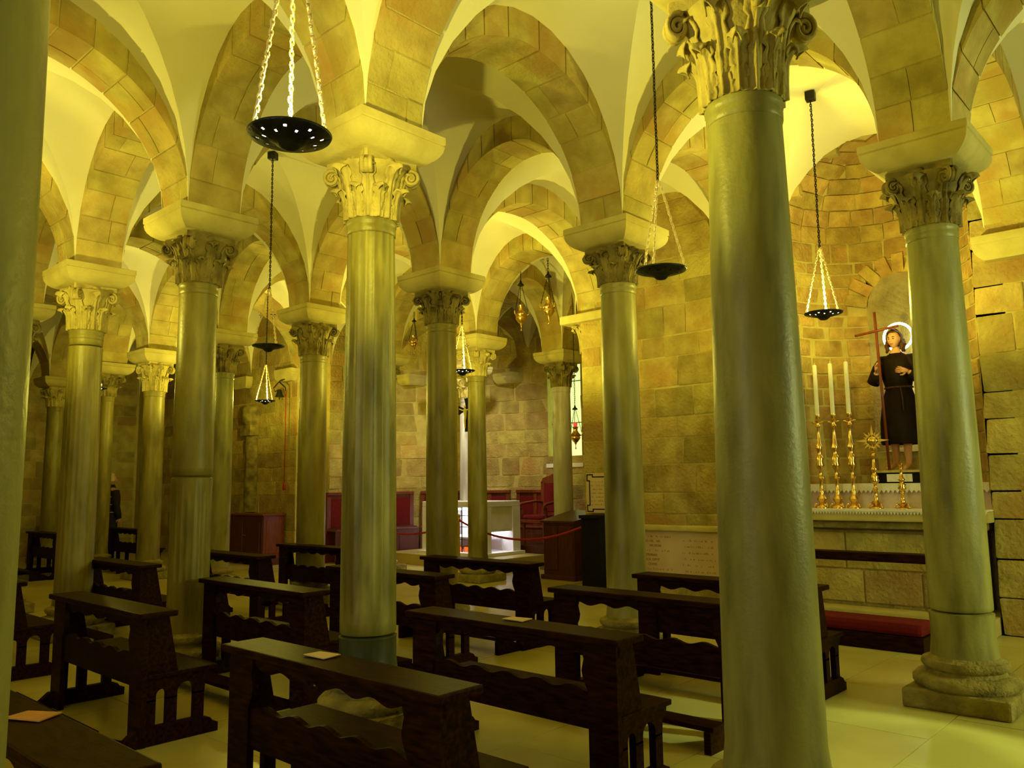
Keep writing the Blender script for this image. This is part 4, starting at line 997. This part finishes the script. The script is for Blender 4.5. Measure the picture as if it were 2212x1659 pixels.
def hand_geo(mb, wrist, d, nrm, s=1.0, thumb=1, curl=.5):
    """palm and five unequal bent fingers; d points along the hand, nrm out of the back of the hand"""
    d = Vector(d).normalized(); nrm = Vector(nrm).normalized(); sd_ = d.cross(nrm).normalized() * thumb; w_ = Vector(wrist)
    pl = .075 * s
    for q in (-1, 0, 1): mb.tube([w_ - d * .01 * s, w_ + d * pl * .5 + sd_ * .012 * q * s, w_ + d * pl + sd_ * .018 * q * s], [.017 * s, .018 * s, .013 * s], 8)
    for k, (off, L_) in enumerate(((.030, .060), (.011, .070), (-.009, .065), (-.028, .050))):
        p0 = w_ + d * pl * .86 + sd_ * off * s; p1 = p0 + (d - nrm * curl * .5).normalized() * L_ * .42 * s; p2 = p1 + (d - nrm * curl * 1.3).normalized() * L_ * .33 * s; p3 = p2 + (d * .6 - nrm * curl * 2.0).normalized() * L_ * .27 * s
        mb.tube([p0, p1, p2, p3], [.0095 * s, .009 * s, .008 * s, .006 * s], 7)
    t0 = w_ + d * .015 * s + sd_ * .022 * s; t1 = t0 + (d * .7 + sd_ * .8 - nrm * .2).normalized() * .035 * s; t2 = t1 + (d + sd_ * .25 - nrm * .5 * curl).normalized() * .03 * s
    mb.tube([t0, t1, t2], [.012 * s, .010 * s, .007 * s], 7)
def loft(secs, n=48, fold=None):
    V = []; F = []
    for (z, cx, cy, rx, ry, k) in secs:
        for i in range(n):
            a = 2 * math.pi * i / n; f = 1 + k * (math.sin(9 * a + 3 * z) * .6 + math.sin(5 * a - 2 * z) * .4)
            V.append((cx + rx * f * math.cos(a), cy + ry * f * math.sin(a), z))
    for j in range(len(secs) - 1):
        for i in range(n): F.append((j * n + i, j * n + (i + 1) % n, (j + 1) * n + (i + 1) % n, (j + 1) * n + i))
    return V, F
# --- statue
st = thing('statue', 'painted saint statue in a dark robe with a glowing halo on the side altar', 'statue', (5.96, 1.24, 1.405), -HP)
ped = obj('pedestal', boxm('pedestal', -.24, .24, -.17, .17, 0, .11, .008), 'black', st)
obj('pedestal_panel', boxm('pedestal_panel', -.13, .12, -.178, -.168, .015, .095, .003), 'cloth', ped)
obj('pedestal_top', boxm('pedestal_top', -.24, .24, -.18, .18, .11, .135, .006), 'imp', st)
Z0 = .135
pts = [(0, 0, .76, .10), (0, 0, .90, .095), (0, 0, 1.06, .12), (0, 0, 1.17, .10), (0, .0, 1.25, .046), (-.005, -.005, 1.33, .045),
       (-.15, 0, 1.17, .055), (-.245, -.01, .95, .040), (-.17, -.14, 1.05, .028), (.15, 0, 1.17, .055), (.255, -.02, .93, .040), (.14, -.15, 1.03, .028),
       (-.075, 0, .70, .075), (-.08, -.02, .42, .052), (-.085, .03, .20, .042), (-.09, .045, .06, .030), (-.13, -.05, .025, .024), (-.155, -.095, .018, .018),
       (.075, 0, .70, .075), (.07, -.05, .42, .052), (.06, -.05, .20, .042), (.06, -.04, .06, .030), (.045, -.13, .025, .024), (.04, -.175, .018, .018)]
ed = [(0, 1), (1, 2), (2, 3), (3, 4), (4, 5), (3, 6), (6, 7), (7, 8), (3, 9), (9, 10), (10, 11), (0, 12), (12, 13), (13, 14), (14, 15), (15, 16), (16, 17), (0, 18), (18, 19), (19, 20), (20, 21), (21, 22), (22, 23)]
V, F = skin_mesh(pts, ed, 0); bm_ = MB().add(V, F)
HC = (-.01, -.015, 1.395)
V, F = head_geo(HC, .064, .080, .100, -.15, .05); bm_.add(V, F)
hand_geo(bm_, (-.17, -.14, 1.05), (.05, -.25, .8), (-1, -.2, 0), 1.0, 1, .9)
hand_geo(bm_, (.14, -.15, 1.03), (-.95, -.1, .25), (-.1, -1, 0), .95, -1, .25)
bd_ = obj('body', bm_.mesh('body', True), 'skin', st, (0, 0, Z0))
face_parts(bd_, HC, .064, .080, .100, -.15, tilt=.05)
V, F = loft([(.27, 0, -.02, .198, .160, .055), (.29, 0, -.02, .205, .166, .06), (.38, 0, -.02, .205, .165, .06), (.50, 0, -.02, .20, .155, .055), (.66, 0, -.01, .178, .138, .045), (.80, 0, 0, .150, .118, .03), (.865, 0, 0, .130, .106, .015), (.885, 0, 0, .134, .108, .015), (.98, 0, 0, .158, .122, .02), (1.08, 0, 0, .176, .125, .02), (1.16, 0, 0, .180, .112, .01), (1.205, 0, 0, .150, .092, .0), (1.235, 0, 0, .090, .068, 0), (1.245, 0, 0, .070, .060, 0)])
rb_ = obj('robe', mesh('robe', V, F, True), 'robe', st, (0, 0, Z0))
for (s_, pp) in ((0, [(-.05, 0, 1.17), (-.13, 0, 1.165), (-.19, -.0, 1.09), (-.255, -.015, .945), (-.23, -.07, .965), (-.19, -.125, 1.03)]), (1, [(.05, 0, 1.17), (.13, 0, 1.165), (.205, -.01, 1.07), (.27, -.025, .925), (.225, -.09, .955), (.165, -.14, 1.01)])):
    obj('sleeve', MB().tube(pp, [.062, .076, .070, .066, .058, .052], 14).mesh('sleeve', True), 'robe', rb_)
obj('belt', MB().tube([(.137 * math.cos(a), .111 * math.sin(a), .875) for a in [2 * math.pi * k / 36 for k in range(36)]], .011, 8, True).tube([(.05, -.115, .87), (.07, -.135, .75), (.075, -.15, .62)], .007, 6).mesh('belt', True), 'hair', rb_)
obj('collar', MB().tube([(-.055, -.03, 1.24), (-.03, -.075, 1.19), (0, -.115, 1.12), (.03, -.075, 1.19), (.055, -.03, 1.24), (.045, .05, 1.255), (-.045, .05, 1.255)], .013, 8, True).mesh('collar', True), 'robe', rb_)
# hair: a cap over skull and nape, open at the face, with wavy locks
def hair_geo(c, rx, ry, rz, turn, low=-.9, face=-.30, top=.42, wav=.05, seed=3):
    rr = random.Random(seed); V = []; F = []; nu, nv = 40, 22; keep = []
    R = Matrix.Rotation(turn, 3, 'Z')
    for j in range(nv + 1):
        ph = math.pi * j / nv
        for i in range(nu):
            a = 2 * math.pi * i / nu; x = math.sin(ph) * math.sin(a); y_ = -math.sin(ph) * math.cos(a); z = math.cos(ph)
            isf = (y_ < face and z < top) or z < low; keep.append(not isf)
            f = 1 + wav * math.sin(7 * a + 4 * z) * math.sin(ph) + wav * .6 * math.sin(9 * z + 3 * a)
            sx = x * rx * f; sz = z * rz * f; sy = y_ * ry * f
            if z < -.1: sx *= 1.06
            p = R @ Vector((sx, sy, sz)); V.append((c[0] + p.x, c[1] + p.y, c[2] + p.z))
    for j in range(nv):
        for i in range(nu):
            f = (j * nu + i, (j + 1) * nu + i, (j + 1) * nu + (i + 1) % nu, j * nu + (i + 1) % nu)
            if all(keep[q] for q in f): F.append(f)
    return V, F
V, F = hair_geo((HC[0], HC[1] + .008, HC[2] + .012), .080, .094, .108, -.15); hb_ = MB().add(V, F)
for s_ in (-1, 1):
    for k in range(3):
        a = -.45; bx_ = HC[0] + s_ * (.066 + .006 * k); hb_.tube([(bx_, HC[1] + .0 + .02 * k, HC[2] + .0), (bx_ + s_ * .014, HC[1] + .015 * k, HC[2] - .055), (bx_ + s_ * .002, HC[1] + .012 * k, HC[2] - .10), (bx_ + s_ * .016, HC[1] + .01 * k, HC[2] - .135)], [.018, .022, .019, .010], 8)
obj('hair', hb_.mesh('hair', True), 'hair', st, (0, 0, Z0))
obj('halo', MB().tube([(-.0 + .145 * math.cos(a), .09, 1.44 + .145 * math.sin(a)) for a in [2 * math.pi * k / 48 for k in range(48)]], .013, 8, True).mesh('halo', True), 'neon', st, (0, 0, Z0))
t = thing('staff_cross', 'tall thin brown wooden cross held upright by the statue', 'cross', (5.96 - .215, 1.385, 1.545), -HP)
lean = MB().tube([(.06, .0, .0), (.015, .0, 1.68)], .015, 8).mesh('shaft', True)
obj('shaft', lean, 'woodr', t)
obj('crossbar', MB().tube([(-.20, 0, 1.45), (.25, 0, 1.50)], .014, 8).mesh('crossbar', True), 'woodr', t)
# --- visitor behind the narrow column
pz = thing('person', 'white-haired person in a dark padded jacket standing behind the narrow column', 'person', (3.46, 15.40, 0), math.radians(100))
pts = [(0, 0, .95, .13), (0, 0, 1.12, .13), (0, 0, 1.30, .15), (0, 0, 1.42, .12), (0, .0, 1.50, .055), (0, -.01, 1.58, .055),
       (-.19, 0, 1.40, .065), (-.24, .02, 1.12, .050), (-.23, -.06, .88, .036), (.19, 0, 1.40, .065), (.24, .02, 1.12, .050), (.23, -.06, .88, .036),
       (-.09, 0, .88, .09), (-.095, -.01, .50, .065), (-.10, .02, .10, .045), (-.105, -.10, .035, .036), (-.11, -.17, .03, .028),
       (.09, 0, .88, .09), (.095, -.01, .50, .065), (.10, .02, .10, .045), (.105, -.10, .035, .036), (.11, -.17, .03, .028)]
ed = [(0, 1), (1, 2), (2, 3), (3, 4), (4, 5), (3, 6), (6, 7), (7, 8), (3, 9), (9, 10), (10, 11), (0, 12), (12, 13), (13, 14), (14, 15), (15, 16), (0, 17), (17, 18), (18, 19), (19, 20), (20, 21)]
V, F = skin_mesh(pts, ed, 0); bm_ = MB().add(V, F); V, F = head_geo((0, -.02, 1.645), .078, .098, .122, 0); bm_.add(V, F)
hand_geo(bm_, (-.23, -.06, .88), (0, -.15, -1), (-1, 0, 0), 1.0, 1, .3); hand_geo(bm_, (.23, -.06, .88), (0, -.15, -1), (1, 0, 0), 1.0, -1, .3)
bd_ = obj('body', bm_.mesh('body', True), 'pskin', pz)
face_parts(bd_, (0, -.02, 1.645), .078, .098, .122, 0)
V, F = hair_geo((0, -.005, 1.66), .090, .108, .122, 0, low=-.45, face=-.25, top=.55, wav=.02)
obj('hair', mesh('hair', V, F, True), 'whitehair', pz)
V, F = loft([(.82, 0, 0, .205, .155, .01), (.95, 0, 0, .20, .155, .01), (1.0, 0, 0, .205, .16, 0), (1.02, 0, 0, .195, .15, 0), (1.15, 0, 0, .205, .158, 0), (1.17, 0, 0, .195, .15, 0), (1.30, 0, 0, .215, .155, 0), (1.32, 0, 0, .205, .148, 0), (1.42, 0, 0, .20, .13, 0), (1.49, 0, 0, .11, .09, 0), (1.55, 0, 0, .075, .075, 0)], 32)
jk = obj('jacket', mesh('jacket', V, F, True), 'jacket', pz)
for s_ in (-1, 1): obj('sleeve', MB().tube([(s_ * .16, 0, 1.41), (s_ * .225, .01, 1.28), (s_ * .25, .02, 1.12), (s_ * .245, -.03, .98), (s_ * .235, -.055, .89)], [.085, .078, .070, .06, .05], 12).mesh('sleeve', True), 'jacket', jk)
for z in (1.01, 1.16, 1.31): obj('quilt_stripe', MB().tube([(.203 * math.cos(a), .157 * math.sin(a), z) for a in [2 * math.pi * k / 32 for k in range(32)]], .006, 6, True).mesh('stripe', True), 'cloth', jk)
tr = MB()
for s_ in (-1, 1): tr.tube([(s_ * .085, 0, .90), (s_ * .095, -.01, .50), (s_ * .10, .015, .08)], [.115, .085, .07], 14)
obj('trousers', tr.mesh('trousers', True), 'jacket', pz)
for s_ in (-1, 1): obj('shoe', MB().tube([(s_ * .10, .05, .045), (s_ * .105, -.06, .045), (s_ * .11, -.17, .035), (s_ * .112, -.21, .03)], [.045, .052, .045, .028], 12).mesh('shoe', True), 'black', pz)
